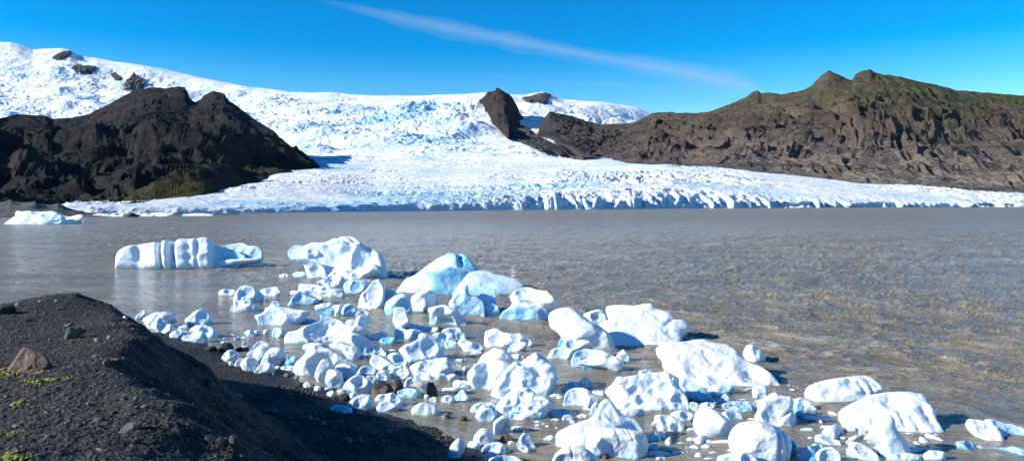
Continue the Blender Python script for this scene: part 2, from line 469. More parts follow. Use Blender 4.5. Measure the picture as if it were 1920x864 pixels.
GLV = []
def bedrock(name, label, cat, poly, lift, mat, Dr, ragged=5.0):
    """rock showing through the ice: a raised skin on the part of the glacier inside a traced outline"""
    G = GLV[0]; Y = np.maximum(G[..., 1], 1)
    px = HX+G[..., 0]/Y*F; py = HY-(G[..., 2]-CAMH)/Y*F
    x, y = G[..., 0], G[..., 1]
    s = poly_sd(px+ragged*.35*fbm2(x/60, y/60, 3), py+ragged*.25*fbm2(x/60+9, y/60, 3), np.asarray(poly))
    m = (s > -1.2) & (Y > Dr[0]) & (Y < Dr[1])
    fc = grid_faces(*Y.shape); keep = m.ravel()[fc].all(1); fc = fc[keep]
    used, inv = np.unique(fc, return_inverse=True); fc = inv.reshape(-1, 4)
    V = G.reshape(-1, 3)[used].copy(); sv = s.ravel()[used]; c = V.mean(0)*[1, 1, 0]
    rg = ridge2(V[:, 0]/55, V[:, 1]/45, 4)
    V[:, 2] += np.where(sv < 0, -6.0, np.minimum(sv*3.5, 1)*lift*(.5+rg*.45))
    o = mesh_obj(name, V-c, fc, mat, c, {'tint': 0*sv})
    return tag(o, label, cat)

# --- glacier and ice cap
SKY_ICE = [(-900, 70), (-500, 60), (-200, 74), (0, 82), (20, 82), (35, 86), (62, 96), (85, 94), (115, 93), (130, 96), (146, 107), (165, 112), (180, 113), (240, 122), (300, 132), (390, 150), (480, 168), (545, 178), (580, 178), (620, 177), (660, 180), (700, 183), (760, 184), (820, 181), (870, 182), (905, 178), (932, 178), (957, 181), (985, 181), (1000, 177), (1017, 174), (1035, 181), (1056, 189.6), (1100, 193), (1141, 195), (1170, 199), (1194, 204), (1222, 216), (1300, 228), (1500, 240), (2600, 240)]
def wl(y): return CAMH*F/(y-HY)
def gcol(y0, *r): return [(y0+18, wl(y0)-9), (y0-.3, wl(y0))]+list(r)
GC = {
 -900: [(450, 480), (440, 500), (440, 520), (425, 650), (412, 800), (400, 1200), (388, 2400), (340, 3800), (290, 4700), (215, 5600), (140, 6600), (70, 7800), (150, 9200)],
 90: [(425, 480), (415, 500), (414, 520), (406, 650), (400, 800), (394, 1200), (385, 2400), (340, 3800), (290, 4700), (217, 5600), (150, 6600), (95, 7800), (170, 9200)],
 128: gcol(402, (396, 545), (391, 640), (387, 800), (384, 1200), (380, 2400), (340, 3800), (290, 4700), (218, 5600), (153, 6600), (95, 7800), (170, 9200)),
 170: gcol(402.5, (391, 532), (387, 640), (384, 800), (382, 1200), (376, 2400), (340, 3800), (290, 4700), (220, 5600), (155, 6600), (113, 7800), (170, 9200)),
 260: gcol(402, (392.5, 545), (387, 650), (383.5, 800), (381, 1200), (374, 2400), (335, 3800), (290, 4700), (225, 5600), (170, 6500), (126, 7700), (190, 9200)),
 350: gcol(401, (392.5, 568), (384, 700), (371.5, 960), (373, 1300), (370, 2400), (330, 3800), (290, 4600), (235, 5400), (190, 6300), (142, 7500), (210, 9000)),
 430: gcol(400, (391.5, 600), (380, 780), (360, 1100), (353, 1500), (350, 2400), (322, 3600), (285, 4400), (240, 5200), (198, 6100), (158, 7300), (220, 8800)),
 520: gcol(398.5, (389.5, 647), (373, 860), (345, 1300), (329, 1800), (322, 2300), (308, 3300), (275, 4100), (240, 4900), (205, 5800), (174, 7000), (230, 8500)),
 600: gcol(397.5, (388.5, 684), (369, 950), (340, 1450), (318, 2100), (305, 2700), (293, 3300), (268, 4000), (238, 4700), (205, 5600), (177, 6800), (230, 8200)),
 700: gcol(396.3, (386.5, 730), (367, 1050), (340, 1600), (315, 2300), (303, 3000), (288, 3500), (262, 4000), (233, 4700), (205, 5600), (183, 6700), (235, 8200)),
 850: gcol(395, (384.5, 796), (362, 1150), (338, 1650), (314, 2300), (303, 3000), (285, 3500), (258, 4000), (228, 4700), (203, 5600), (181, 6600), (235, 8200)),
 1000: gcol(393.5, (379.5, 896), (356, 1200), (335, 1650), (313, 2300), (302, 3000), (287, 3400), (277, 3900), (245, 4700), (212, 5700), (178, 6800), (240, 8200)),
 1040: gcol(393, (374, 935), (353, 1220), (332, 1650), (312, 2300), (302, 3000), (291, 3400), (283, 3900), (248, 4700), (213, 5700), (182, 6800), (240, 8200)),
 1110: gcol(392.5, (373, 972), (350, 1250), (330, 1700), (311, 2300), (301, 2900), (300, 3300), (290, 3900), (252, 4800), (217, 5800), (193, 6800), (245, 8200)),
 1200: gcol(391.7, (374, 1036), (350, 1300), (328, 1700), (310, 2200), (312, 2600), (318, 3200), (318, 3900), (280, 5000), (235, 6000), (206, 6800), (255, 8200)),
 1250: gcol(391, (373, 1100), (345, 1350), (325, 1700), (310, 2150), (318, 2600), (330, 3200), (330, 3900), (300, 5000), (260, 6000), (225, 6800), (270, 8200)),
 1400: gcol(390.3, (379, 1156), (352, 1400), (335, 1650), (321, 2000), (330, 2500), (350, 3200), (350, 3900), (320, 5000), (280, 6000), (240, 6800), (290, 8200)),
 1600: gcol(389.2, (381, 1292), (361, 1500), (351, 1700), (342, 1950), (350, 2400), (365, 3200), (360, 3900), (330, 5000), (290, 6000), (240, 6800), (290, 8200)),
 1800: gcol(388.3, (381, 1430), (368, 1600), (362, 1750), (356, 1900), (362, 2300), (370, 3200), (365, 3900), (330, 5000), (290, 6000), (240, 6800), (290, 8200)),
 1950: gcol(387.8, (382, 1520), (373, 1680), (369, 1800), (364, 1900), (370, 2300), (374, 3200), (367, 3900), (330, 5000), (290, 6000), (240, 6800), (290, 8200)),
 2600: gcol(387.6, (380, 1560), (377, 1680), (374, 1800), (370, 1900), (374, 2300), (374, 3200), (367, 3900), (330, 5000), (290, 6000), (240, 6800), (290, 8200)),
}
def ice_disp(X, D, Z, A, rows, pxs):
    lobe = smooth(1.5, 2.2, rows)*(1-smooth(5.3, 6.3, rows))
    fall = smooth(5.3, 6.5, rows)
    front = smooth(.6, 1.0, rows)*(1-smooth(1.9, 2.9, rows))
    # crevassed lobe: serac ridges roughly along the front, finer towards it
    wx = X+40*fbm2(X/160, D/160, 3); wy = D+40*fbm2(X/160+9, D/160, 3)
    r1 = ridge2(wx/46, wy/30, 4)
    r2 = ridge2(wx/19+3, wy/13, 3)
    zone = .35+1.1*smooth(-.25, .35, fbm2(X/420+2, D/380, 3))
    mid = np.exp(-((pxs-1190)/190)**2)*np.exp(-((rows-2.9)/1.3)**2)
    Zo = Z+lobe*(A*(.55+.9*mid)*zone*((r1-.9)*5.2+(r2-.9)*3.6)+3.5*fbm2(X/190+3, D/150, 3)*lobe)
    Zo = Zo+front*3.2*(ridge2(X/17, D/40, 3)-.9)*(.5+1.3*np.exp(-((pxs-1200)/260)**2))
    # ice fall above: steps and blocks
    s = D*.9+260*fbm2(X/900, D/700, 4)
    step = 420.0
    ph = s/step-np.floor(s/step)
    st = (smooth(.0, .85, ph)-ph)*95
    blk = ridge2((wx+30*fbm2(X/90, D/90, 2))/135, wy/46, 5)-.9
    bl2 = ridge2((wx+.3*wy)/52+7, wy/22, 4)-.9
    bl3 = ridge2((wx-.4*wy)/24, wy/15, 3)-.9
    z2 = .10+.75*smooth(-.1, .5, fbm2(X/600+5, D/420, 4))
    for zx, zd, wx_, wd_ in [(740, 5000, 85, 480), (800, 3800, 75, 260), (500, 5600, 70, 700), (610, 4700, 60, 420), (60, 6100, 70, 300), (330, 6700, 60, 300), (880, 5400, 60, 350)]:
        z2 = z2+.75*np.exp(-((pxs-zx)/wx_)**2-((D-zd)/wd_)**2)
    top = (1-.75*smooth(10.0, 11.0, rows))*(1-.88*np.exp(-((pxs-948)/42)**2-((D-4350)/520)**2))
    Zo = Zo+fall*A*top*(st*.8+z2*(13*blk+11*bl2*(.3+1.1*smooth(-.2, .4, fbm2(X/170, D/110, 3)))+5*bl3)+56*fbm2(X/520, D/330, 3)+10*(ridge2(wx/70+1, wy/24, 3)-.9))
    # calved front: notched cliff line
    pull = np.exp(-((rows-1.55)/.7)**2)*(15*(ridge2((X+9*fbm2(X/40, D*0+4, 2))/34, D*0+1.3, 4)-.8)*(.35+1.3*smooth(-.3, .4, fbm2(X/90+7, D*0, 2)))+18*fbm2(X/120, D*0, 4))*(.3+1.0*smooth(900, 1100, pxs))
    Zo = np.where(rows < 1.01, Z, np.maximum(Zo, np.where(rows < 4.5, -1.0, -1e9)))
    zb_ = 0
    for zx, zd, wx_, wd_ in [(720, 950, 130, 160), (1010, 1250, 110, 160), (480, 800, 110, 130), (620, 2300, 70, 300), (800, 3800, 90, 300), (740, 5000, 90, 500), (860, 1000, 120, 110)]:
        zb_ = zb_+.55*np.exp(-((pxs-zx)/wx_)**2-((D-zd)/wd_)**2)
    crev = lobe*np.clip(1.15-r1, 0, 1)+fall*np.clip(1.1-blk-.9, 0, 1)*z2
    return X, D+pull, Zo, {'blue': np.clip(fbm2(X/260, D/200, 4)*.5+.2+zb_, 0, 1), 'fall': fall+0*X}

def glacier_material():
    m, nt, b = mat_new('glacier_ice'); n = N(nt)
    v, g = n.pos()
    up = n.sep(g.outputs['Normal'])[2]
    bl = n.attr('blue')
    c = n.mix(n.ramp(bl, .1, .8), (.92, .92, .92), (.48, .74, .93))
    # bare blue ice shows on steep broken faces, snow on gentle ones
    steep = n.ramp(up, .42, .9, (1, 1, 1, 1), (0, 0, 0, 1))
    c = n.mix(n.math('MULTIPLY', steep, .62), c, (.36, .66, .86))
    vs, _ = n.pos((.05, .09, .05))
    c = n.mix(n.math('MULTIPLY', n.ramp(n.noise(1.0, 7, .72, vec=vs, dist=.6), .56, .72), .35), c, (.58, .60, .62))
    n.link(c, b.inputs['Base Color']); b.inputs['Roughness'].default_value = .7
    b.inputs['Specular IOR Level'].default_value = .25
    vb, _ = n.pos((.07, .13, .1))
    p = n.bump(n.noise(1.0, 7, .68, vec=vb, dist=.8), 1.0, 5.0, None)
    vc, _ = n.pos((.26, .5, .3))
    n.bump(n.noise(1.0, 6, .7, vec=vc), .9, 1.3, b, p)
    return m

# --- rock slopes
def rock_disp_factory(kind):
    def disp(X, D, Z, A, rows, pxs):
        sc = 1.0
        wx = X+90*fbm2(X/300, D/300, 4); wy = D+90*fbm2(X/300+7, D/300, 4)
        if kind == 'left':
            big = ridge2(wx/620+.37, wy/560+.2, 5, .52)-.95
            gul = ridge2((wx+.35*wy)/150, (wy-.35*wx)/330, 5, .55)-.9
            fin = fbm2(wx/38, wy/50, 4)
            # plateau steps: cliff bands that break to the right and front
            s = Z/88.0+.55*fbm2(X/350, D/350, 4); ph = s-np.floor(s)
            st = (smooth(.25, .75, ph)-ph)*60
            sk = 1-.8*smooth(4.0, 5.0, rows)
            Zo = Z+A*(sk*(62*big+24*gul+.8*st)+6*fin+9*(ridge2(wx/52+2, wy/60, 4)-.9))
            at = {'streak': fbm2(wx/60, wy/500, 4)}
        else:
            gul = ridge2((wx-.25*wy)/120, wy/700, 5, .55)-.9
            big = ridge2(wx/520+1.7, wy/800, 4)-.9
            fin = fbm2(wx/30, wy/42, 4)
            s = Z/46.0+.35*fbm2(X/260, D/400, 4)+.0006*X; ph = s-np.floor(s)
            st = (smooth(.3, .7, ph)-ph)*34
            s2 = Z/17.0+.5*fbm2(X/160, D/200, 3); ph2 = s2-np.floor(s2); st = st+(smooth(.3, .7, ph2)-ph2)*9
            sk = (1-.75*smooth(4.2, 5.0, rows))*(.3+.7*smooth(1060, 1240, pxs))
            Zo = Z+A*(sk*(25*gul+26*big+1.1*st)+6*fin+11*(ridge2(wx/48+2, wy/70, 4)-.9))
            at = {'streak': gul}
        return X, D, Zo, at
    return disp

def slope_material(name, kind):
    m, nt, b = mat_new(name); n = N(nt)
    v, g = n.pos((.012, .012, .03))
    P = n.sep(g.outputs['Position']); up = n.sep(g.outputs['Normal'])[2]
    v1, _ = n.pos((.003, .003, .012))
    a = n.noise(1.0, 7, .68, vec=v, dist=.5)
    lay = n.noise(1.0, 6, .65, vec=v1, dist=.4)
    vf, _ = n.pos((.05, .05, .12)); f = n.noise(1.0, 6, .75, vec=vf)
    if kind == 'peak':
        c = n.mix(n.ramp(a, .36, .62), (.028, .026, .031), (.066, .052, .048))
    elif kind == 'left':
        c = n.mix(n.ramp(a, .38, .62), (.021, .024, .031), (.056, .051, .050))
        c = n.mix(n.ramp(lay, .52, .66), c, (.062, .052, .048))
        moss = n.math('MULTIPLY', n.ramp(up, .72, .93), n.ramp(n.noise(.8, 6, .65, vec=v1), .50, .62))
        lo = n.ramp(n.math('MULTIPLY', P[2], 1/300.0), .05, 1.0, (1, 1, 1, 1), (.15, .15, .15, 1))
        c = n.mix(n.math('MULTIPLY', moss, n.math('MULTIPLY', lo, .85)), c, (.095, .10, .025))
    else:
        c = n.mix(n.ramp(a, .36, .64), (.080, .061, .056), (.165, .128, .113))
        c = n.mix(n.ramp(lay, .50, .64), c, (.115, .080, .068))
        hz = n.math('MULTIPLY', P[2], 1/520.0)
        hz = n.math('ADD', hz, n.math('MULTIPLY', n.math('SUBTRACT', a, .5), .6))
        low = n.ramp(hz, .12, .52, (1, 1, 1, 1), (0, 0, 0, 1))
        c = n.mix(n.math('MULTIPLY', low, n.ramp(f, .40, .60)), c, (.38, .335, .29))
        v9, _ = n.pos((.0016, .0016, .045)); band = n.noise(1.0, 5, .7, vec=v9, dist=.3)
        c = n.mix(n.math('MULTIPLY', n.ramp(band, .52, .60), .55), c, (.045, .038, .038))
        st = n.attr('streak')
        c = n.mix(n.math('MULTIPLY', n.ramp(n.math('MULTIPLY', st, -1.0), .02, .5), .55), c, (.23, .165, .13))
        g1 = n.math('MULTIPLY', n.ramp(up, .45, .75), n.ramp(n.noise(.9, 6, .65, vec=v1), .36, .54))
        hi = n.ramp(hz, .34, .66)
        right = n.ramp(n.math('MULTIPLY', P[0], 1/3000.0), .16, .8, (.06, .06, .06, 1), (1, 1, 1, 1))
        c = n.mix(n.math('MULTIPLY', n.math('MULTIPLY', g1, hi), right), c, (.09, .12, .03))
    if kind == 'right':
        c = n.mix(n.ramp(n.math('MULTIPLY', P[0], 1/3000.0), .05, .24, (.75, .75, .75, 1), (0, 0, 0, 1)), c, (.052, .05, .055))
    c = n.mix(n.math('MULTIPLY', n.ramp(f, .55, .72), .5), c, n.mix(.5, c, (.02, .02, .022)))
    n.link(c, b.inputs['Base Color']); b.inputs['Roughness'].default_value = .95
    b.inputs['Specular IOR Level'].default_value = .1
    p = n.bump(n.noise(1.0, 8, .76, vec=v, dist=.6), 1.0, 34.0, None)
    n.bump(f, 1.0, 9.0, b, p)
    return m

SKY_L = [(-900, -60), (-520, 10), (-330, 50), (-180, 120), (-90, 178), (-40, 212), (0, 224.6), (21, 220), (50, 217.5), (83, 220), (100, 227), (133, 224.6), (167, 217), (179, 211), (210, 195), (240, 179), (250, 174), (287, 166), (308, 169), (333, 165), (346, 166), (352, 176), (356, 187), (367, 195), (376, 188), (383, 181), (400, 173), (421, 179), (427, 189), (442, 200), (462, 216), (483, 229), (512, 247), (533, 268), (562, 287), (587, 300), (600, 312)]
def mcols(base, ds, sky, gy, gd, back, k2=None):
    out = {}
    for px, (yb, db) in base.items():
        ys = np.interp(px, [p[0] for p in sky], [p[1] for p in sky]); d1 = np.interp(px, [p[0] for p in ds], [p[1] for p in ds])
        rows = [(yb+6, db-30)]+[(yb+(ys-yb)*g, db+(d1-db)*t) for g, t in zip(gy, gd)]
        rows.append((ys+back, d1*1.22)); out[px] = rows
    return out
BASE_L = {-900: (384, 760), -300: (383, 800), 0: (381.5, 850), 100: (384, 850), 200: (386, 800), 292: (384, 810), 354: (372.5, 950), 417: (351, 1250), 470: (339, 1500), 521: (330, 1760), 575: (319, 2080), 600: (314, 2200)}
DS_L = [(-900, 3000), (0, 3000), (180, 3200), (340, 3250), (420, 3100), (480, 2900), (540, 2600), (600, 2260)]
LC = mcols(BASE_L, DS_L, SKY_L, [0, .13, .36, .62, .82, 1], [0, .2, .40, .62, .82, 1], 130)
SKY_R = [(1010, 236), (1020, 222), (1031, 209), (1045, 213), (1070, 218), (1102, 228.5), (1127, 235.6), (1150, 234), (1187, 233), (1205, 224), (1222, 215.6), (1253, 212.5), (1307, 215.6), (1334, 212), (1373, 196), (1400, 183), (1411, 173), (1421, 171), (1428, 177), (1446, 175), (1465, 180), (1504, 172.5), (1521, 163.6), (1538, 144), (1554, 133), (1569, 140.5), (1585, 148), (1598, 152), (1604, 140.5), (1615, 133.5), (1631, 131), (1642, 138.5), (1658, 142), (1685, 145.5), (1719, 154), (1781, 167), (1796, 172.5), (1854, 175), (1920, 182), (2100, 205), (2400, 225), (2700, 240)]
BASE_R = {1010: (250, 3900), 1031: (254, 3850), 1066: (274, 3600), 1110: (301, 2950), 1160: (307, 2650), 1230: (309, 2260), 1290: (312, 2190), 1400: (322.5, 2010), 1500: (332, 1960), 1600: (344, 1930), 1700: (351, 1900), 1800: (358, 1880), 1920: (365, 1870), 2700: (376, 1850)}
DS_R = [(1010, 4300), (1110, 4500), (1190, 4400), (1300, 3900), (1400, 3500), (1550, 3100), (1640, 3100), (1920, 3050), (2700, 3000)]
RC = mcols(BASE_R, DS_R, SKY_R, [0, .17, .40, .65, .84, 1], [0, .2, .40, .60, .80, 1], 110)
MO_SKY = [(-900, 372), (-300, 374), (-100, 379), (0, 381), (20, 377.5), (26, 379), (40, 381.5), (52, 381), (66, 379.5), (72, 384), (85, 386.5), (100, 385), (108, 382.5), (115, 384.5), (124, 389), (135, 393), (160, 399), (200, 402.5), (260, 403), (330, 402.3), (420, 401.6), (470, 402)]
MC = {}
for px in (-900, -200, 0, 60, 110, 160, 240, 330, 400, 450):
    yb = np.interp(px, [-900, 60, 160, 330, 400, 450], [410, 408.5, 407, 405, 403.5, 403.4]); d0 = wl(yb); ys = np.interp(px, [p[0] for p in MO_SKY], [p[1] for p in MO_SKY])
    MC[px] = [(yb+3, d0-8), (yb-.2, d0+2), (yb+(ys-yb)*.55, d0+28), (ys, d0+66), (ys+10, d0+110)]
def mor_disp(X, D, Z, A, rows, pxs):
    return X, D, Z+A*(1.1*(ridge2(X/26, D/34, 4)-.9)+.25*fbm2(X/3, D/4, 3)), {'streak': 0*X}

def far_terrain():
    sheet('glacier', GC, SKY_ICE, 880, 1200, glacier_material(), [0, 0, .7, 1, 1, .8, .4, .55, 1, 1, 1, .5, .5], ice_disp,
          weights=[.2, .7, 1.3, 1.8, 1.5, .9, 1.8, 2.4, 2.4, 2.2, 2.2, .3])
    ml = slope_material('dark_basalt_slope', 'left')
    sheet('left_mountain', LC, SKY_L, 330, 620, ml, [0, .12, .8, 1, 1, .75, .25, .3], rock_disp_factory('left'), weights=[.2, 1, 1.6, 1.6, 1.3, 1, .3])
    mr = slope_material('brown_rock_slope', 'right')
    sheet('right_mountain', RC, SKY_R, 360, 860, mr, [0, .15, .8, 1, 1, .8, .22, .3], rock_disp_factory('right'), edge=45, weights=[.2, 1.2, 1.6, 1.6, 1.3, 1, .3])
    nsky = [(896, 196), (902, 187), (906, 183), (914, 174.5), (922, 172.5), (928, 169), (933, 166.5), (938, 170), (946, 173), (954, 178), (964, 191), (973, 205), (976, 222), (986, 240), (1000, 262)]
    NC = {}
    for px, yb, db, ds in [(898, 199, 5640, 5700), (904, 204, 5560, 5600), (918, 217, 5000, 5300), (933, 231, 4560, 4960), (945, 244, 4220, 5000), (954, 252, 4050, 5150), (962, 254, 4250, 5300), (974, 244, 4780, 5500), (988, 242, 5000, 5400), (1000, 262, 5000, 5200)]:
        ys = np.interp(px, [p[0] for p in nsky], [p[1] for p in nsky])
        NC[px] = [(yb+10, db-40)]+[(yb+(ys-yb)*g, db+(ds-db)*t) for g, t in ((0, 0), (.3, .25), (.62, .52), (.85, .78), (1, 1))]+[(ys+70, ds*1.12)]
    o = sheet('rock_peak', NC, nsky, 110, 110, slope_material('dark_peak_slope', 'peak'), [0, .3, .8, .8, .6, .3, .2], rock_disp_factory('left'))
    del o['kind']; tag(o, 'sharp dark pyramid peak in the middle of the skyline', 'rock peak')
    sheet('moraine', MC, MO_SKY, 60, 420, rock_material('moraine_gravel', (.05, .048, .047), (.10, .09, .08), (.03, .03, .03), scale=.15), [0, .2, 1, 1, 0], mor_disp)

# ------------------------------------------------------------------ water
def water():
    pxs = np.concatenate([np.linspace(-5200, -420, 60, endpoint=False), np.linspace(-420, 2340, 1500), np.linspace(2340, 7100, 61)[1:]])
    ys = np.concatenate([np.linspace(2600, 1100, 40, endpoint=False), np.linspace(1100, 410, 620, endpoint=False), np.linspace(410, 384.6, 40), [383.6]])
    D = (CAMH*F/(ys-HY))[:, None]*np.ones(len(pxs))[None]
    X = (pxs[None]-HX)/F*D; Y = D
    s = shore_s(X, Y)
    amp = .2+.8*smooth(8, 26, s)
    amp = amp*(1-.25*smooth(-8, -26, X)*(1-smooth(90, 260, Y)))
    amp = amp*(1-smooth(130, 340, Y))
    wx = X+1.1*fbm2(X/5.5, Y/5.5, 2); wy = Y+1.3*fbm2(X/6+4, Y/6, 2)
    # wind from the right rear: short crests, slightly oblique
    c, q = math.cos(R(-30)), math.sin(R(-30))
    a = wx*c+wy*q; b = -wx*q+wy*c
    big = 1-np.abs(perlin2(a/5.0, b/2.3)); med = 1-np.abs(perlin2(a/2.3+3, b/1.0)); sm = 1-np.abs(perlin2(a/.8, b/.45+8))
    near = 1-smooth(60, 200, Y)
    swell = fbm2(a/13, b/7, 2)
    h = .24*swell+.27*(big**3-.4)+.16*(med**2.5-.45)*(.4+.6*near)+.06*(sm**2-.5)*near
    foam = np.clip((big**3*.65+med**2.5*.5+.45*swell-.70)*2.4, 0, 1)*amp
    gust = fbm2(X/70+3, Y/90, 3)
    Z = h*amp*(.85+.35*gust)
    o = mesh_obj('lagoon_water', np.stack([X, Y, Z], -1).reshape(-1, 3), grid_faces(*X.shape), water_material(), (0, 0, 0),
                 {'foam': foam.ravel(), 'calm': (1-amp).ravel()})
    return tag(o, kind='structure')

def water_material():
    m, nt, b = mat_new('silty_water'); n = N(nt)
    v, g = n.pos()
    P = n.sep(g.outputs['Position'])
    v2, _ = n.pos((.05, .12, 1)); big = n.noise(1.0, 5, .6, vec=v2)
    c = n.mix(n.ramp(big, .35, .65), (.25, .21, .148), (.36, .305, .218))
    c = n.mix(n.ramp(n.math('MULTIPLY', P[1], .001), .03, .13), n.mix(.2, c, (.07, .065, .055)), c)
    v8, _ = n.pos((.02, .16, 1)); st8 = n.noise(1.0, 8, .72, vec=v8, dist=.5)
    c = n.mix(n.math('MULTIPLY', n.ramp(st8, .40, .62), .55), c, n.mix(.55, c, (.07, .066, .064)))
    fo = n.attr('foam')
    v3, _ = n.pos((1.2, 2.4, 1)); fn = n.noise(1.0, 6, .7, vec=v3, dist=.8)
    k = n.math('MULTIPLY', fo, n.ramp(fn, .36, .60))
    # scattered breaking crests further out
    v4, _ = n.pos((.16, .55, 1)); far = n.ramp(n.noise(1.0, 6, .68, vec=v4, dist=.5), .63, .70)
    far = n.math('MULTIPLY', far, n.ramp(P[1], 40, 80))
    n1 = n.math('ADD', n.math('MULTIPLY', k, .55), n.math('MULTIPLY', far, .75), clamp=True)
    c = n.mix(n1, c, (.60, .53, .41))
    n.link(c, b.inputs['Base Color'])
    rb = n.ramp(n.math('MULTIPLY', P[1], .001), .03, .4, (.07, .07, .07, 1), (.32, .32, .32, 1))
    n.link(n.math('ADD', rb, n.math('MULTIPLY', n1, .4), clamp=True), b.inputs['Roughness'])
    b.inputs['IOR'].default_value = 1.35
    calm = n.attr('calm')
    v5, _ = n.pos((.2, .85, .5))
    s1 = n.math('SUBTRACT', 1.0, n.math('MULTIPLY', calm, .55))
    far_h = n.noise(1.0, 5, .62, vec=v5, dist=.7)
    bp = n.add('ShaderNodeBump'); bp.inputs['Distance'].default_value = 1.5; n.link(far_h, bp.inputs['Height']); n.link(n.math('MULTIPLY', s1, .6), bp.inputs['Strength'])
    v10, _ = n.pos((.025, .12, 1)); fh = n.noise(1.0, 7, .7, vec=v10, dist=.6)
    br = n.add('ShaderNodeBump'); br.inputs['Distance'].default_value = 7.0; n.link(fh, br.inputs['Height']); n.link(n.ramp(n.math('MULTIPLY', P[1], .001), .12, .4, (0, 0, 0, 1), (.8, .8, .8, 1)), br.inputs['Strength']); n.link(bp.outputs[0], br.inputs['Normal'])
    bp = br
    v6, _ = n.pos((1.1, 3.5, 2))
    mid_h = n.noise(1.0, 5, .65, vec=v6, dist=.6)
    bq = n.add('ShaderNodeBump'); bq.inputs['Distance'].default_value = .25; n.link(mid_h, bq.inputs['Height']); n.link(n.math('MULTIPLY', s1, .75), bq.inputs['Strength']); n.link(bp.outputs[0], bq.inputs['Normal'])
    v7, _ = n.pos((9, 15, 9))
    n.bump(n.noise(1.0, 4, .6, vec=v7), .22, .03, b, bq.outputs[0])
    return m
# ------------------------------------------------------------------ traced pieces
TL = {'A': (200, 430, 4.8), 'B': (500, 430, 4.8), 'C': (720, 460, 4.8), 'D': (1000, 540, 4.8), 'E': (230, 560, 4.8), 'F': (520, 560, 4.8), 'G': (550, 684, 4.8),
      'H': (780, 600, 4.8), 'I': (800, 684, 4.8), 'J': (1100, 620, 4.8), 'K': (1150, 684, 4.8), 'L': (1480, 684, 4.36364), 'Z': (0, 370, 8), 'M': (0, 530, 3.756),
      'T': (0, 60, 2.4), 'U': (560, 140, 2.8235), 'P': (0, 0, 1)}
def px_(t, pts):
    ox, oy, s = TL[t]; return [(ox+a/s, oy+b/s) for a, b in pts]
def blob(t, x0, y0, x1, y1):
    rg = random.Random(int(x0*7+y0*13+x1)); n = 9; pts = []
    ph = rg.uniform(0, 6)
    for i in range(n):
        a = 2*math.pi*i/n+rg.uniform(-.2, .2); r = rg.uniform(.82, 1.12)
        pts.append(((x0+x1)/2+(x1-x0)/2*math.cos(a)*r, (y0+y1)/2+(y1-y0)/2*math.sin(a)*r*(1.0 if math.sin(a) < 0 else .9)))
    return px_(t, pts)
IM = {}
def piece(name, cat, label, t, poly, mat='ice', group=None, subs=None, D=None, base=None, rough=.045, scal=.026, facet=0, res=1.0, **kw):
    P = px_(t, poly) if poly is not None else None
    ss = [dict(poly=P, **kw)] if P else []
    for s in (subs or []):
        s = dict(s); s['poly'] = px_(s.pop('t', t), s['poly']); ss.append(s)
    for s in ss:
        if 'groove' in s: s['groove'] = [(px_(t, g[0]), g[1], g[2]) for g in s['groove']]
    if mat in ('ice', 'dirty') and ss and name != 'iceberg' and ss[0].get('scoops', 9) > 0 and not facet: facet = .06
    parts = [s for s in ss if s.get('part')]; main = [s for s in ss if not s.get('part')]
    o = chunk_ctx(name, main, ss, IM[mat], D, base, rough, scal, facet, res)
    ctx = chunk.last
    for s in parts:
        c = chunk(s['part'], [s], IM[mat], rough=rough, scal=scal, res=res, ctx=ctx)
        c.parent = o; c.location = c.location-o.location
        if s.get('plabel'): c['label'] = s['plabel']
    return tag(o, label, cat, group)
def chunk_ctx(name, main, ss, mat, D, base, rough, scal, facet, res):
    if len(main) < len(ss):          # the whole outline sets size and waterline, parts included
        allp = np.concatenate([np.asarray(s['poly'], float) for s in ss])
        x0, x1 = allp[:, 0].min(), allp[:, 0].max(); y0, y1 = allp[:, 1].min(), allp[:, 1].max()
        by = base if base is not None else y1; xc = (x0+x1)/2
        if D is None: D, zb = surf_hit(xc, by)
        else: zb = CAMH-(by-HY)/F*D
        m = D/F; S = math.sqrt((x1-x0)*(y1-y0))*m
        P0 = np.array([(xc-HX)*m, D+.35*main[0].get('tf', .32)*S*math.cos(R(main[0].get('th', 25))), zb])
        return chunk(name, main, mat, rough=rough, scal=scal, facet=facet, res=res, ctx=(D, m, S, (y1-y0)*m, P0, by, y0, y1))
    return chunk(name, main, mat, D=D, base=base, rough=rough, scal=scal, facet=facet, res=res)
def B(label, t, poly, **kw): return piece('iceberg', 'iceberg', label, t, poly, **kw)
GS = 'ice chunks stranded along the black shore'
GW = 'ice chunks floating in the shallows'
def C(label, t, poly, **kw): kw.setdefault('group', GW); return piece('ice_chunk', 'ice chunk', label, t, poly, **kw)
def S(label, t, poly, **kw): kw.setdefault('group', GS); kw.setdefault('mat', 'dirty'); return piece('ice_chunk', 'ice chunk', label, t, poly, **kw)
def FL(label, t, box, **kw):
    kw.setdefault('group', 'thin floes among the ice chunks'); kw.setdefault('th', 62); kw.setdefault('tf', .16); kw.setdefault('tb', .3)
    x0, y0, x1, y1 = box
    o = chunk('ice_floe', [dict(poly=blob(t, *box), **kw_clean(kw))], IM[kw.get('mat', 'ice')], rough=.07, scal=.05)
    return tag(o, label, 'ice floe', kw['group'])
def kw_clean(k): return {a: b for a, b in k.items() if a not in ('group', 'mat')}
def RB(label, t, box, cat='ice chunk', name='ice_chunk', group=GS, mat='dirty', **kw):
    kw.setdefault('scoops', 1)
    o = chunk(name, [dict(poly=blob(t, *box), **kw)], IM[mat], rough=.045, scal=.02)
    return tag(o, label, cat, group)

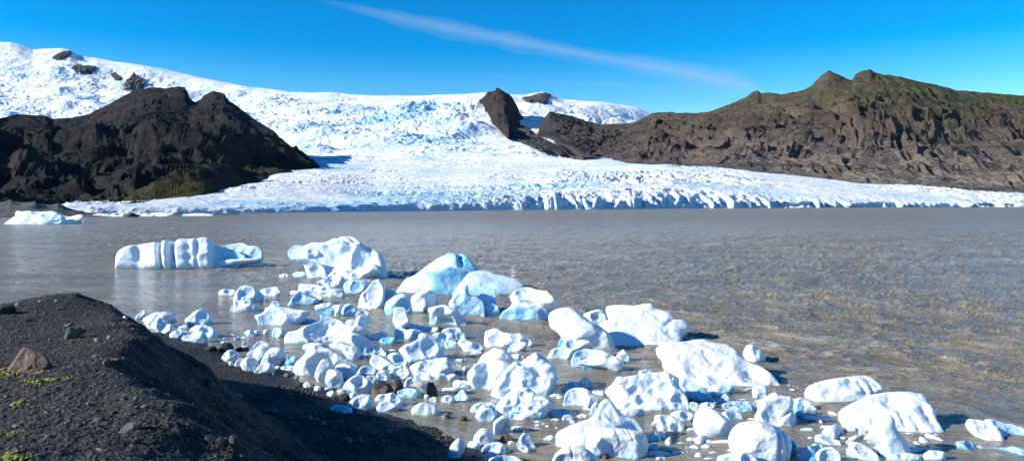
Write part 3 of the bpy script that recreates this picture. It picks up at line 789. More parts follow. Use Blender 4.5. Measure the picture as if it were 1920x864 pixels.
def ice_far():
    B('broad white and blue iceberg lying off the far left moraine', 'Z', [(80, 365), (150, 330), (230, 290), (235, 225), (300, 215), (370, 228), (390, 208), (470, 212), (540, 225), (700, 225), (810, 215), (900, 245), (1000, 255), (1250, 258), (1240, 305), (1200, 335), (1000, 370), (700, 385), (400, 400), (150, 385)],
      th=58, tf=.14, tb=.3, tint=.1, subs=[dict(poly=[(600, 300), (690, 250), (810, 215), (900, 245), (980, 300), (1000, 372), (700, 388), (610, 385)], th=25, tf=.3, tb=.3, tint=.55), dict(poly=[(345, 335), (440, 330), (600, 330), (610, 390), (420, 398), (370, 390)], th=5, tf=.22, tb=.2, tint=.5)], base=420, res=.8)
    C('tiny ice block beside the right end of the far left iceberg', 'Z', [(1195, 350), (1230, 320), (1290, 318), (1292, 375), (1220, 380)], th=20, tf=.4, tb=.5, group='ice by the far moraine')
    for bx, lb in (((1360, 245, 1700, 290), 'low white ice bank stranded on the strip of moraine, left end'), ((1640, 225, 1920, 292), 'low lumpy ice bank stranded beside the glacier end')):
        FL(lb, 'Z', bx, th=55, tf=.2, group='ice by the far moraine')
    FL('flat ice raft just left of the dark rock under the glacier', 'P', (262, 399, 330, 406), group='ice by the far moraine'); FL('flat ice raft right of the dark rock under the glacier', 'P', (340, 400, 402, 405), group='ice by the far moraine')

def ice_left():
    B('long flat-topped iceberg scored by vertical dark cracks', 'A', [(100, 270), (115, 240), (140, 212), (200, 185), (260, 165), (400, 145), (500, 130), (640, 115), (700, 105), (820, 98), (900, 85), (960, 95), (980, 150), (985, 280), (900, 290), (600, 305), (400, 310), (200, 305), (150, 300), (110, 300)],
      scoops=0, th=30, tf=.2, tb=.35, tint=.25, rr=.35, planes=3, chis=.5, off=0,
      groove=[([(515, 80), (508, 190), (522, 420)], 8, .7), ([(662, 80), (618, 160), (624, 420)], 11, .85), ([(965, 70), (978, 420)], 8, .4), ([(320, 100), (312, 420)], 14, .14), ([(762, 70), (778, 420)], 16, .18), ([(842, 70), (832, 420)], 8, .22)],
      subs=[dict(poly=[(930, 100), (1010, 122), (1080, 108), (1190, 90), (1230, 100), (1270, 125), (1330, 132), (1370, 145), (1395, 190), (1390, 240), (1380, 275), (1200, 295), (1000, 310), (940, 300)], th=30, tf=.16, tb=.35, off=1.0, tint=.5, rr=.6),
            dict(poly=[(965, 165), (1060, 160), (1180, 215), (1260, 245), (1160, 275), (985, 285)], th=35, tf=.12, tb=.3, off=.2, tint=.7),
            dict(poly=[(150, 290), (300, 285), (600, 285), (900, 280), (1250, 265), (1380, 255), (1380, 280), (1150, 312), (800, 335), (600, 343), (400, 346), (230, 350), (190, 325)], th=10, tf=.15, tb=.35, off=.55, tint=.5, part='foot', plabel='undercut greenish foot', groove=[([(330, 290), (340, 345)], 12, .5), ([(560, 285), (570, 345)], 12, .5), ([(670, 285), (690, 340)], 10, .5), ([(830, 285), (840, 335)], 12, .5), ([(1000, 280), (1010, 320)], 12, .5)])], base=503, res=.85, rough=.025, scal=.035)
    C('oval floe left of the blue-streaked ice dome', 'A', [(1000, 568), (1030, 545), (1090, 538), (1150, 542), (1172, 562), (1150, 585), (1080, 590), (1030, 588)], th=55, tf=.25, tint=.1)
    C('rounded ice dome streaked with blue, off by itself in open water', 'A', [(1145, 640), (1145, 600), (1180, 560), (1215, 515), (1260, 500), (1310, 515), (1360, 540), (1400, 580), (1420, 600), (1380, 622), (1290, 630), (1230, 645), (1180, 655)], th=30, tf=.34, tint=.42, groove=[([(1250, 515), (1230, 560), (1215, 630)], 10, .35), ([(1300, 520), (1270, 570), (1260, 620)], 8, .3)])
    C('low two-part white chunk in front of the blue-streaked dome', 'A', [(1140, 690), (1145, 655), (1220, 640), (1290, 645), (1370, 690), (1360, 715), (1200, 728), (1150, 715)], th=45, tf=.3, subs=[dict(poly=[(1225, 650), (1260, 625), (1300, 628), (1300, 660), (1240, 662)], th=20, tf=.2), dict(poly=[(1110, 700), (1150, 690), (1195, 705), (1195, 735), (1115, 745)], th=30, tf=.2, tint=.3)])
    C('knobbly pale floe at the right of the blue-streaked dome', 'A', [(1370, 545), (1440, 530), (1540, 518), (1575, 545), (1560, 580), (1500, 590), (1440, 578), (1400, 572)], th=45, tf=.28, subs=[dict(poly=[(1450, 580), (1490, 568), (1545, 582), (1520, 602), (1470, 598)], th=40, tf=.15)])
    C('small ice wedge above the shield-shaped slab', 'A', [(1455, 690), (1490, 660), (1550, 635), (1575, 685), (1520, 698)], th=35, tf=.3)
    B('pale shield-shaped slab with two pointed ends', 'A', [(1325, 775), (1410, 755), (1432, 700), (1520, 694), (1600, 700), (1720, 722), (1840, 735), (1800, 765), (1790, 800), (1700, 830), (1600, 850), (1500, 862), (1430, 862), (1385, 850), (1355, 820)], scoops=1, th=32, tf=.2, tb=.3, tint=.38, rr=.5, rough=.03, scal=.03)
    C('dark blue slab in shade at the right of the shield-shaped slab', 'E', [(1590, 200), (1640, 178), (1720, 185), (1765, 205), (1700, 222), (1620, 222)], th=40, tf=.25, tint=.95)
    B('teal wedge with a smooth slanting face and a white back', 'B', [(165, 685), (230, 630), (285, 545), (330, 565), (400, 610), (490, 635), (400, 655), (330, 660), (260, 680)], th=28, tf=.25, tint=.6, rr=.6, scal=.02, rough=.03, subs=[dict(poly=[(310, 560), (420, 545), (450, 570), (500, 610), (510, 640), (430, 640), (350, 600)], th=35, tf=.25, off=.5, tint=.25, part='back', plabel='white upper back')])
    # chunks behind the mound
    S('translucent spiky ice shard standing behind the mound crest', 'A', [(258, 805), (262, 775), (310, 745), (330, 722), (345, 720), (355, 760), (320, 785), (300, 810)], th=15, tf=.25, tint=.45, mat='ice')
    S('log-shaped ice block lying on the shore behind the mound', 'E', [(155, 175), (200, 150), (320, 135), (420, 125), (480, 145), (485, 178), (420, 198), (400, 230), (330, 260), (250, 265), (200, 215)], th=40, tf=.3)
    S('thick-necked ice lump in front of the log-shaped block', 'E', [(280, 270), (300, 190), (340, 165), (390, 190), (405, 232), (455, 228), (460, 285), (430, 305), (350, 300)], th=25, tf=.35)
    S('low blue wedge of ice beside the thick-necked lump', 'E', [(430, 300), (480, 288), (555, 290), (550, 325), (500, 352), (450, 322)], th=40, tf=.3, tint=.5)
    C('peaked white boulder of ice standing alone near the mound', 'E', [(555, 190), (600, 160), (660, 110), (705, 88), (745, 105), (780, 130), (805, 165), (785, 210), (740, 238), (640, 238), (590, 225)], th=25, tf=.38, tint=.28)
    C('ragged white chunk just in front of the peaked ice boulder', 'E', [(590, 310), (620, 265), (660, 235), (720, 242), (820, 255), (865, 300), (855, 335), (800, 350), (740, 338), (650, 315)], th=42, tf=.3)
    RB('small ice cube between the peaked boulder and the ragged chunk', 'E', (700, 208, 757, 250), group=GW, mat='ice', tf=.4)
    S('low dome of ice nearest the mound, with a streaked face', 'E', [(510, 355), (580, 325), (690, 287), (740, 310), (770, 340), (770, 370), (720, 388), (600, 378)], th=40, tf=.32, tint=.3)
    RB('clear flake of ice peeping over the mound crest', 'E', (-5, 150, 36, 184), mat='ice', tint=.3)
    for k, (bx, lb) in enumerate([((490, 222, 590, 265), 'grey slush floe behind the low wedge'), ((420, 180, 482, 212), 'little floe at the tip of the log-shaped block'), ((955, 315, 1022, 335), 'lone thin floe right of the ragged chunk'), ((1030, 328, 1110, 360), 'greyish slush floe left of the bead-like ice row'), ((880, 376, 960, 402), 'floe edging the rocky point below the ragged chunk')]):
        FL(lb, 'E', bx, tint=.35)
    RB('leftmost rounded bead in a short row of three ice lumps', 'E', (1090, 282, 1205, 338), group=GW, mat='ice', th=40); RB('middle flat bead in the row of three ice lumps', 'E', (1180, 282, 1258, 322), group=GW, mat='ice', th=40)
    RB('rightmost round bead in the row of three ice lumps', 'E', (1262, 274, 1328, 320), group=GW, mat='ice', th=25, tf=.4)
    C('smooth rounded chunk at the left end of the two-horned berg', 'E', [(1340, 310), (1355, 270), (1400, 257), (1480, 280), (1470, 320), (1410, 343), (1350, 332)], th=25, tf=.4, tint=.25)
    # shore cluster
    S('leftmost white lump of the cluster at the foot of the mound', 'E', [(880, 530), (920, 490), (950, 462), (1000, 455), (1040, 480), (1047, 530), (1000, 570), (960, 565)], th=25, tf=.4)
    S('leaning pillar of ice sticking up from the shore cluster', 'E', [(1045, 525), (1110, 490), (1160, 455), (1200, 392), (1245, 365), (1330, 408), (1300, 425), (1230, 445), (1175, 510), (1100, 522)], th=25, tf=.3, off=.6)
    S('large smooth dome in the middle of the shore cluster', 'E', [(1165, 520), (1190, 455), (1250, 420), (1320, 420), (1360, 450), (1340, 530), (1290, 575), (1215, 560)], scoops=0, th=20, tf=.4, off=.4)
    S('bulky ice boulder with a dirt line, right of the shore cluster', 'E', [(1230, 575), (1280, 505), (1320, 450), (1380, 435), (1450, 450), (1468, 490), (1442, 565), (1390, 605), (1310, 600)], th=22, tf=.42, tint=.28)
    S('egg-shaped ice ball at the front of the shore cluster', 'E', [(1058, 600), (1080, 545), (1140, 515), (1195, 535), (1236, 600), (1190, 642), (1110, 648)], scoops=0, th=20, tf=.42)
    S('small ice lump tucked left of the egg-shaped ball', 'E', [(1000, 590), (1030, 545), (1090, 525), (1090, 580), (1055, 608)], th=25, tf=.35)
    S('low front lump with a dirty top at the cluster foot', 'E', [(1170, 650), (1240, 595), (1310, 567), (1365, 590), (1375, 630), (1300, 668), (1220, 664)], th=35, tf=.35)
    S('shaded blue ice block between the shore cluster and the dirty slope', 'E', [(1430, 600), (1455, 545), (1530, 500), (1590, 530), (1580, 572), (1540, 608)], th=25, tf=.35, tint=.8)
    RB('thin dirty ice strip under the shaded blue block', 'E', (1420, 596, 1560, 650), th=50, tf=.25); RB('tiny ice crumb under the leftmost cluster lump', 'E', (950, 560, 1000, 602)); RB('pea-sized ice crumb right of the dirty front lump', 'E', (1372, 598, 1412, 632))

def ice_middle():
    B('large ridged iceberg with a blue-shaded flank and a round blue head', 'B', [(330, 160), (420, 130), (520, 140), (620, 100), (700, 80), (740, 70), (800, 95), (880, 150), (950, 180), (1040, 240), (1070, 300), (1095, 370), (1030, 395), (880, 360), (700, 380), (560, 400), (520, 430), (400, 400), (340, 330), (300, 230)],
      th=45, tf=.2, tb=.3, tint=.25, rough=.05, scal=.03, rr=.6, scoops=2, planes=6, groove=[([(640, 110), (760, 180)], 12, .35), ([(720, 90), (820, 180)], 12, .35), ([(900, 160), (960, 300)], 20, .5), ([(420, 240), (560, 250), (760, 230)], 14, .45), ([(520, 300), (760, 250)], 10, .4)],
      subs=[dict(poly=[(185, 212), (200, 175), (260, 140), (330, 148), (400, 180), (470, 190), (520, 240), (440, 275), (340, 262), (230, 268), (192, 240)], th=35, tf=.16, tb=.2, off=.3, tint=.55, rr=.6, part='head', plabel='rounded blue head'),
            dict(poly=[(220, 250), (330, 225), (430, 235), (530, 340), (535, 400), (400, 440), (330, 410), (350, 370), (270, 355), (300, 310), (250, 290)], th=15, tf=.13, tb=.2, off=-.8, tint=.3)], base=521, res=.85)
    FL('pointed floe at the left foot of the ridged iceberg', 'B', (110, 395, 205, 440), tint=.3); FL('clear greenish floe lapping the ridged iceberg', 'B', (230, 376, 350, 426), tint=.6)
    C('bright flat slab under the right flank of the ridged iceberg', 'B', [(550, 395), (680, 380), (800, 372), (900, 345), (1000, 298), (1012, 350), (1032, 380), (950, 412), (860, 432), (780, 447), (700, 442), (600, 430)], th=52, tf=.18, tb=.3)
    C('rough grey-white pinnacle slab left of the bright flat slab', 'B', [(430, 485), (520, 450), (580, 410), (680, 403), (708, 450), (650, 525), (560, 525), (500, 492)], th=35, tf=.25, scal=.08, tint=.3)
    C('crinkled white slab behind the teal wedge', 'B', [(280, 490), (400, 488), (520, 520), (620, 545), (700, 540), (715, 580), (690, 606), (520, 606), (440, 600), (280, 555)], th=40, tf=.2, scal=.08)
    FL('thin floe at the left end of the crinkled slab', 'B', (205, 545, 285, 586), tint=.15)
    C('pale slab with a dark blue shaded foot, left of the ice cone', 'B', [(690, 482), (740, 455), (860, 453), (930, 480), (900, 535), (800, 572), (705, 580)], th=42, tf=.2, tint=.6)
    B('tall ice cone with a dirty white crust and a blue right side', 'B', [(810, 700), (835, 630), (850, 580), (910, 530), (950, 470), (1010, 443), (1045, 465), (1065, 520), (1060, 600), (1040, 680), (1030, 702), (930, 712), (850, 718)], mat='dirty', th=20, tf=.32, tint=.12, subs=[dict(poly=[(1040, 520), (1120, 545), (1180, 572), (1130, 615), (1050, 670), (1020, 600)], th=25, tf=.2, off=.5, tint=.7)])
    B('big sky-blue iceberg with a hooked peak and a low lobe on its right', 'C', [(95, 390), (110, 350), (190, 310), (260, 285), (320, 240), (380, 195), (470, 130), (540, 95), (600, 85), (650, 90), (720, 80), (780, 140), (860, 225), (820, 300), (720, 380), (600, 420), (480, 420), (280, 420), (160, 405)],
      th=46, tf=.15, tb=.25, tint=.12, rr=.8, rough=.03, scal=.02, scoops=1, planes=3, chis=.6,
      subs=[dict(poly=[(345, 250), (480, 240), (560, 205), (700, 222), (768, 246), (700, 335), (600, 412), (480, 420), (395, 402), (405, 330)], th=42, tf=.12, tb=.2, off=-.8, tint=1.15, rr=.9, planes=3, scoops=0),
            dict(poly=[(538, 97), (600, 84), (672, 92), (690, 150), (705, 222), (640, 215), (585, 195), (556, 150)], th=44, tf=.1, tb=.2, off=-.6, tint=1.0, rr=.9, planes=3, scoops=0), dict(poly=[(668, 92), (722, 80), (785, 145), (862, 227), (740, 232), (700, 222), (684, 150)], th=44, tf=.12, tb=.2, off=-.5, tint=1.15, rr=.9, planes=3, scoops=0),
            dict(poly=[(560, 425), (680, 350), (760, 240), (860, 226), (940, 230), (1000, 260), (1100, 275), (1200, 310), (1250, 350), (1265, 380), (1130, 390), (1000, 420), (800, 435)], th=52, tf=.06, tb=.2, off=-1.4, tint=.75, rr=.8, scoops=0, part='lobe', plabel='low pale blue lobe'),
            dict(poly=[(885, 315), (920, 290), (985, 298), (930, 318)], th=40, tf=.05, off=-.9, tint=.0)], base=549, res=.85)
    C('smooth egg-like white boulder of ice with a blue side', 'C', [(238, 520), (245, 470), (300, 420), (360, 403), (420, 403), (465, 430), (470, 500), (440, 560), (350, 597), (280, 580)], scoops=0, th=18, tf=.42, tint=.12, scal=.01, rough=.03, subs=[dict(poly=[(440, 440), (480, 460), (520, 540), (440, 560)], scoops=0, th=20, tf=.15, off=.5, tint=.7)])
    C('light blue hump of ice left of the egg-like boulder', 'C', [(0, 580), (20, 500), (60, 470), (110, 440), (180, 433), (230, 450), (245, 520), (260, 590), (200, 602), (90, 630), (40, 622)], th=22, tf=.32, tint=.6, scal=.03)
    C('boot-shaped ice with an upright shaft and a long flat toe', 'C', [(90, 600), (95, 560), (140, 555), (195, 562), (205, 620), (240, 690), (160, 720), (75, 695)], th=15, tf=.35, tint=.2, subs=[dict(poly=[(70, 690), (160, 690), (330, 702), (420, 720), (510, 740), (400, 785), (280, 752), (160, 722)], th=52, tf=.2, tint=.35)])
    C('twin-cornered pale block in front of the boot-shaped ice', 'C', [(80, 810), (95, 725), (140, 725), (200, 760), (260, 750), (370, 770), (310, 832), (180, 842)], th=22, tf=.3, tint=.35)
    C('chunky white ice with a stubby leg and an overhanging snout', 'C', [(392, 600), (400, 560), (480, 543), (550, 538), (640, 580), (700, 630), (757, 660), (735, 702), (660, 700), (620, 660), (540, 640), (440, 640)], th=25, tf=.36, tint=.05, subs=[dict(poly=[(455, 620), (560, 600), (650, 650), (650, 712), (560, 722), (465, 718)], th=15, tf=.25, off=.25, tint=.5, part='leg', plabel='teal front leg'), dict(poly=[(405, 620), (455, 600), (470, 690), (412, 692)], th=15, tf=.2, off=.1, tint=.25)])
    B('sail-shaped white fin rising from a light blue ice body', 'C', [(575, 535), (620, 460), (660, 392), (700, 353), (755, 355), (758, 420), (790, 462), (830, 460), (900, 510), (915, 600), (915, 632), (800, 636), (740, 635), (660, 580)], th=25, tf=.26, tint=.55, scal=.02, groove=[([(590, 545), (780, 465)], 12, .3)], subs=[dict(poly=[(835, 455), (880, 415), (960, 397), (1005, 405), (1010, 440), (1000, 470), (1018, 490), (980, 530), (900, 540), (870, 480)], th=25, tf=.2, off=.6, tint=.5), dict(poly=[(900, 540), (980, 525), (1040, 560), (1042, 625), (920, 632)], th=25, tf=.2, off=.4, tint=.6), dict(poly=[(585, 520), (625, 455), (665, 390), (700, 355), (740, 358), (735, 410), (680, 470)], th=25, tf=.16, off=-.35, tint=.0, part='fin', plabel='white sail-like fin')])
    B('white-capped iceberg overhanging a pale teal foot', 'C', [(1128, 460), (1180, 420), (1250, 390), (1300, 386), (1400, 418), (1470, 430), (1500, 470), (1580, 530), (1612, 556), (1520, 572), (1420, 560), (1330, 520), (1200, 512), (1160, 487)], th=38, tf=.26, tb=.35, off=-.2, tint=.02, subs=[dict(poly=[(1005, 662), (1060, 600), (1130, 560), (1170, 500), (1300, 500), (1420, 545), (1520, 565), (1500, 612), (1440, 662), (1200, 683)], th=32, tf=.18, tb=.3, off=.35, tint=.62, part='foot', plabel='pale teal foot')], base=602)
    B('thick tilted white slab with a grey seam, resting against a broader slab', 'D', [(135, 260), (150, 220), (220, 185), (320, 177), (380, 200), (440, 250), (520, 310), (600, 350), (680, 410), (740, 460), (870, 487), (820, 502), (640, 502), (480, 467), (330, 447), (220, 392), (150, 350)], scoops=0, th=30, tf=.24, tb=.2, tint=.05, rr=.6, off=-.9, scal=.02, rough=.035, groove=[([(145, 300), (300, 360), (480, 415), (620, 450)], 4, .22)],
      subs=[dict(poly=[(430, 455), (560, 480), (760, 490), (900, 495), (800, 530), (620, 545), (500, 540)], th=0, tf=.12, tb=.2, off=.1, tint=.8, part='keel', plabel='teal keel at the waterline')], base=652, res=.85)
    B('broad bright white slab tilted towards the lake, biggest in the middle group', 'D', [(590, 320), (700, 280), (650, 190), (660, 160), (760, 150), (880, 160), (1080, 158), (1112, 200), (1230, 235), (1290, 285), (1370, 293), (1412, 350), (1390, 380), (1340, 400), (1310, 470), (1280, 490), (1130, 512), (1060, 502), (970, 485), (870, 490), (760, 480), (640, 400)], scoops=1, th=58, tf=.14, tb=.26, tint=.0, rr=.35, rough=.035, scal=.03, groove=[([(1190, 360), (1290, 290)], 8, .4), ([(890, 165), (1000, 190), (1110, 205)], 8, .4)],
      subs=[dict(poly=[(800, 480), (900, 470), (1060, 490), (1060, 515), (940, 525), (820, 535)], th=0, tf=.05, tb=.2, off=.3, tint=.8, part='keel', plabel='teal keel at the waterline')], base=648, res=.85)
    C('greyish ice wedge squeezed behind the two big white slabs', 'D', [(440, 240), (510, 205), (620, 187), (680, 240), (707, 275), (590, 327), (500, 292)], th=35, tf=.22, mat='dirty', base=612)
    C('pale two-humped ice under the front of the thick tilted slab', 'D', [(105, 600), (170, 545), (280, 530), (285, 470), (330, 458), (380, 475), (440, 463), (530, 480), (542, 520), (420, 545), (370, 590), (330, 612), (140, 637)], th=32, tf=.24, tint=.3)
    C('thin clear ice fin behind the two-humped ice', 'D', [(205, 525), (250, 430), (310, 450), (280, 528)], th=20, tf=.15, tint=.65)
    C('smooth grey-white ice shell like a clam on its edge', 'D', [(335, 630), (400, 550), (470, 528), (560, 545), (650, 570), (725, 600), (520, 620), (440, 650), (432, 712), (350, 692)], th=30, tf=.25, tint=.35, scal=.01)
    C('mushroom-like ice with a flat white cap on a teal stem', 'D', [(402, 655), (470, 620), (590, 590), (700, 605), (780, 640), (822, 685), (770, 712), (640, 702), (480, 682)], th=40, tf=.24, tb=.3, tint=.05, off=-.15, subs=[dict(poly=[(413, 752), (450, 675), (760, 700), (720, 732), (560, 747)], th=15, tf=.16, tb=.3, off=.25, tint=.6, part='stem', plabel='teal stem')])
    C('small pointed ice tooth right of the mushroom-like ice', 'D', [(738, 605), (780, 570), (810, 546), (850, 590), (872, 620), (872, 662), (820, 662)], th=22, tf=.32, tint=.2)

def ice_centre():
    C('flat-capped ice table with a teal underside', 'F', [(316, 75), (400, 45), (525, 32), (512, 80), (400, 100), (345, 95)], th=45, tf=.22, tb=.2, tint=.0, off=-.1, subs=[dict(poly=[(340, 90), (512, 75), (505, 132), (400, 138), (360, 128)], th=10, tf=.12, off=.2, tint=.65, part='foot', plabel='teal underside')], base=590)
    C('thin wine-glass-shaped ice pillar', 'F', [(480, 70), (540, 48), (602, 44), (572, 92), (560, 120), (578, 155), (516, 158), (520, 110), (508, 90)], th=12, tf=.28, tint=.15)
    C('blue wedge right of the wine-glass pillar', 'F', [(570, 132), (590, 60), (670, 34), (700, 90), (732, 112), (650, 138)], th=25, tf=.26, tint=.65)
    C('grey ice ball with a trailing knobbly arm', 'F', [(615, 152), (640, 105), (690, 120), (690, 150)], th=25, tf=.32, tint=.35, subs=[dict(poly=[(680, 140), (750, 108), (790, 98), (832, 130), (800, 147), (700, 152)], th=40, tf=.22, tint=.1)])
    B('two-horned white iceberg sprawling in the centre of the jam', 'F', [(62, 345), (100, 300), (180, 285), (240, 250), (300, 235), (385, 185), (382, 135), (480, 140), (560, 168), (610, 225), (690, 262), (700, 215), (718, 163), (832, 163), (840, 182), (790, 220), (780, 255), (845, 290), (790, 322), (700, 325), (600, 372), (560, 397), (480, 407), (400, 392), (270, 392), (220, 372), (80, 370)], th=40, tf=.2, tb=.3, tint=.16, rough=.06, scal=.06, groove=[([(540, 160), (510, 220), (530, 260)], 12, .35), ([(310, 300), (330, 380)], 12, .35), ([(430, 380), (450, 320)], 8, .3)], base=642, res=.85)
    C('low ledge at the right foot of the two-horned iceberg', 'F', [(780, 312), (900, 315), (940, 288), (1010, 330), (900, 367), (820, 347)], th=50, tf=.2)
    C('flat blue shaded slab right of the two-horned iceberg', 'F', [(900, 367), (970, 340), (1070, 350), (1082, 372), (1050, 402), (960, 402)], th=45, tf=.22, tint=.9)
    C('blue-shaded lump between the horns of the white iceberg', 'F', [(605, 230), (620, 190), (690, 180), (735, 210), (690, 265), (640, 258)], th=20, tf=.3, tint=.6)
    B('hump-backed white ice with a speckled right slope', 'F', [(565, 372), (640, 335), (690, 308), (760, 330), (860, 370), (960, 420), (992, 470), (970, 522), (900, 502), (830, 522), (755, 500), (700, 430)], mat='dirty', th=42, tf=.26, tb=.35, scal=.06)
    C('lobed white ice in front of the hump-backed ice', 'F', [(458, 420), (520, 385), (570, 383), (640, 428), (740, 428), (757, 480), (702, 552), (650, 532), (600, 482), (520, 452)], th=38, tf=.25, tint=.15)
    S('long ice whaleback with a dirty left flank', 'F', [(213, 428), (260, 398), (380, 398), (450, 415), (500, 470), (600, 520), (720, 590), (728, 612), (640, 592), (510, 592), (480, 642), (340, 682), (250, 672), (145, 622), (160, 580), (240, 530), (280, 460), (230, 445)], th=44, tf=.24, tb=.34, tint=.05)
    S('dirt-smeared ice boulder leaning on the whaleback', 'F', [(330, 680), (370, 600), (400, 545), (480, 543), (512, 600), (512, 640), (450, 690), (432, 757), (380, 742)], th=25, tf=.36)
    S('upright bluish tooth of ice on the shore gravel', 'F', [(425, 752), (450, 640), (520, 630), (580, 650), (590, 700), (602, 772), (560, 797), (480, 772)], th=14, tf=.34, tint=.25)
    S('rounded blue-white block behind the upright tooth', 'F', [(508, 600), (580, 580), (660, 590), (712, 620), (706, 660), (640, 722), (590, 722), (570, 650), (520, 632)], th=25, tf=.36, tint=.4)
    S('pillow-shaped ice with a shaded right end', 'F', [(703, 680), (740, 620), (800, 600), (890, 620), (912, 650), (870, 687), (760, 682)], th=32, tf=.36, tint=.2)
    C('flat white slab with a rounded snout left of the blue-sided block', 'F', [(818, 570), (870, 503), (930, 515), (1000, 560), (1102, 600), (1080, 622), (1020, 642), (920, 632), (850, 602)], th=45, tf=.26)
    C('smooth lozenge of ice overlapping the flat white slab', 'F', [(983, 520), (1020, 490), (1080, 478), (1150, 530), (1202, 575), (1150, 602), (1090, 592), (1030, 562)], th=32, tf=.34, tint=.25, scal=.01)
    B('bulky ice block with a steep blue right side and a notched top', 'F', [(1088, 460), (1140, 420), (1210, 400), (1265, 370), (1278, 310), (1330, 308), (1390, 330), (1450, 345), (1477, 380), (1497, 430), (1497, 522), (1460, 532), (1380, 542), (1260, 562), (1190, 552), (1120, 502)], th=26, tf=.32, tint=.3, groove=[([(1290, 310), (1330, 370), (1440, 400)], 16, .3), ([(1480, 390), (1470, 520)], 8, .4)])
    C('grey slanting ice wedge behind the bulky blue-sided block', 'F', [(1390, 325), (1440, 298), (1532, 320), (1512, 370), (1490, 397), (1450, 352)], th=25, tf=.28, tint=.35)
    C('oval block with faint vertical seams', 'F', [(1458, 292), (1530, 260), (1640, 256), (1700, 308), (1707, 347), (1610, 367), (1500, 362), (1530, 322)], th=25, tf=.3, tint=.35, groove=[([(1600, 265), (1605, 360)], 6, .35)])
    C('grey clear lump in front of the seamed oval block', 'F', [(1488, 402), (1530, 368), (1600, 373), (1662, 430), (1610, 442), (1530, 442)], th=35, tf=.3, tint=.5)
    C('bone-shaped white ice with a narrow waist', 'F', [(1608, 387), (1690, 343), (1722, 390), (1800, 400), (1872, 440), (1810, 474), (1700, 472), (1660, 430)], th=40, tf=.24)
    C('rough oblong slab across the water from the boulders', 'F', [(1183, 600), (1290, 565), (1400, 545), (1530, 523), (1572, 560), (1570, 620), (1602, 657), (1500, 672), (1420, 697), (1330, 662), (1230, 682), (1200, 642)], th=45, tf=.24, mat='dirty', scal=.06)
    S('pitted round boulder of ice above the grey stones', 'F', [(1008, 650), (1060, 608), (1160, 593), (1202, 640), (1227, 690), (1180, 722), (1120, 737), (1030, 712)], scoops=2, th=25, tf=.38, scal=.06)
    S('small split ice boulder with a grey band', 'F', [(878, 690), (920, 640), (980, 633), (1010, 680), (1022, 722), (960, 747), (900, 732)], th=22, tf=.38, groove=[([(890, 690), (1010, 685)], 6, .3)])
    RB('round white lump, left of a pair below the oblong slab', 'F', (1415, 664, 1540, 732), group=GW, th=30, tf=.36); RB('round white lump, right of a pair below the oblong slab', 'F', (1520, 667, 1646, 736), group=GW, th=30, tf=.36)
    C('sausage-shaped floe in front of the pair of round lumps', 'F', [(1573, 742), (1620, 723), (1700, 760), (1732, 785), (1700, 802), (1590, 787)], th=45, tf=.3)
    S('large pebbled ice mound at the front of the shore line', 'G', [(438, 210), (500, 130), (560, 88), (620, 88), (700, 140), (737, 200), (680, 257), (580, 252), (460, 217)], scoops=1, th=30, tf=.38)
    S('smooth ice lobe behind the pebbled ice mound', 'G', [(640, 95), (740, 93), (757, 130), (720, 172), (690, 140)], th=25, tf=.32, tint=.3)
    for bx, lb in [((80, 150, 176, 216), 'leftmost small ice ball on the gravel beach'), ((180, 184, 256, 242), 'second small ice lump from the left on the gravel beach'), ((283, 196, 344, 236), 'tiny ice ball above the flat one on the gravel'), ((300, 227, 396, 291), 'white ice ball left of the small dark boulder'), ((392, 213, 512, 266), 'flat ice lump behind the small dark boulder'), ((500, 240, 596, 312), 'ice lump right of the small dark boulder')]:
        RB(lb, 'G', bx, th=25, tf=.38)
    S('smooth almond-shaped ice at the edge of the shadow', 'G', [(470, 360), (540, 300), (620, 258), (700, 265), (722, 310), (715, 372), (660, 397), (540, 387)], th=32, tf=.34, tint=.22)
    S('flat blue ice lying inside the mound shadow', 'G', [(330, 370), (390, 343), (480, 365), (547, 400), (500, 427), (380, 432), (333, 407)], th=50, tf=.2, tint=.7)
    S('crumpled white ice pile right of the almond-shaped ice', 'G', [(728, 300), (760, 263), (840, 260), (910, 243), (960, 290), (992, 340), (970, 372), (900, 392), (840, 352), (740, 332)], th=38, tf=.28, scal=.07)
    S('shell-like ice lump with a blue hollow, front of the crumpled pile', 'G', [(733, 390), (770, 330), (840, 323), (960, 370), (932, 402), (850, 427), (780, 412)], th=35, tf=.3, tint=.3)
    S('low domed ice alone on the dark sand', 'G', [(1058, 410), (1080, 375), (1150, 338), (1220, 345), (1290, 370), (1322, 420), (1300, 442), (1180, 457), (1080, 442)], scoops=0, th=34, tf=.34)
    S('snowy ice cap sitting on the black striped boulder', 'G', [(1058, 125), (1100, 83), (1150, 58), (1220, 73), (1267, 130), (1250, 152), (1150, 135), (1090, 142)], th=45, tf=.3, base=750, D=None)
    S('ice lump at the left of the black striped boulder', 'G', [(993, 160), (1030, 113), (1085, 98), (1072, 185), (1000, 197)], th=25, tf=.3, tint=.2)
    S('grimy low ice block in front of the black striped boulder', 'G', [(928, 235), (1000, 203), (1100, 213), (1172, 260), (1130, 297), (960, 282)], th=40, tf=.28, tint=.5, mat='grimy')
    RB('tiny white ball at the foot of the black striped boulder', 'G', (1170, 262, 1230, 306)); RB('angular ice scrap right of the tiny white ball', 'G', (1220, 284, 1300, 342))
    S('lumpy ice scrap left of the pointed ice tent', 'G', [(1323, 310), (1350, 273), (1420, 268), (1462, 310), (1420, 352), (1340, 332)], th=35, tf=.3)
    S('pointed ice tent beside the shallow pool', 'G', [(1433, 302), (1480, 255), (1525, 210), (1560, 270), (1622, 297), (1560, 332), (1490, 332)], th=26, tf=.3, tint=.2)

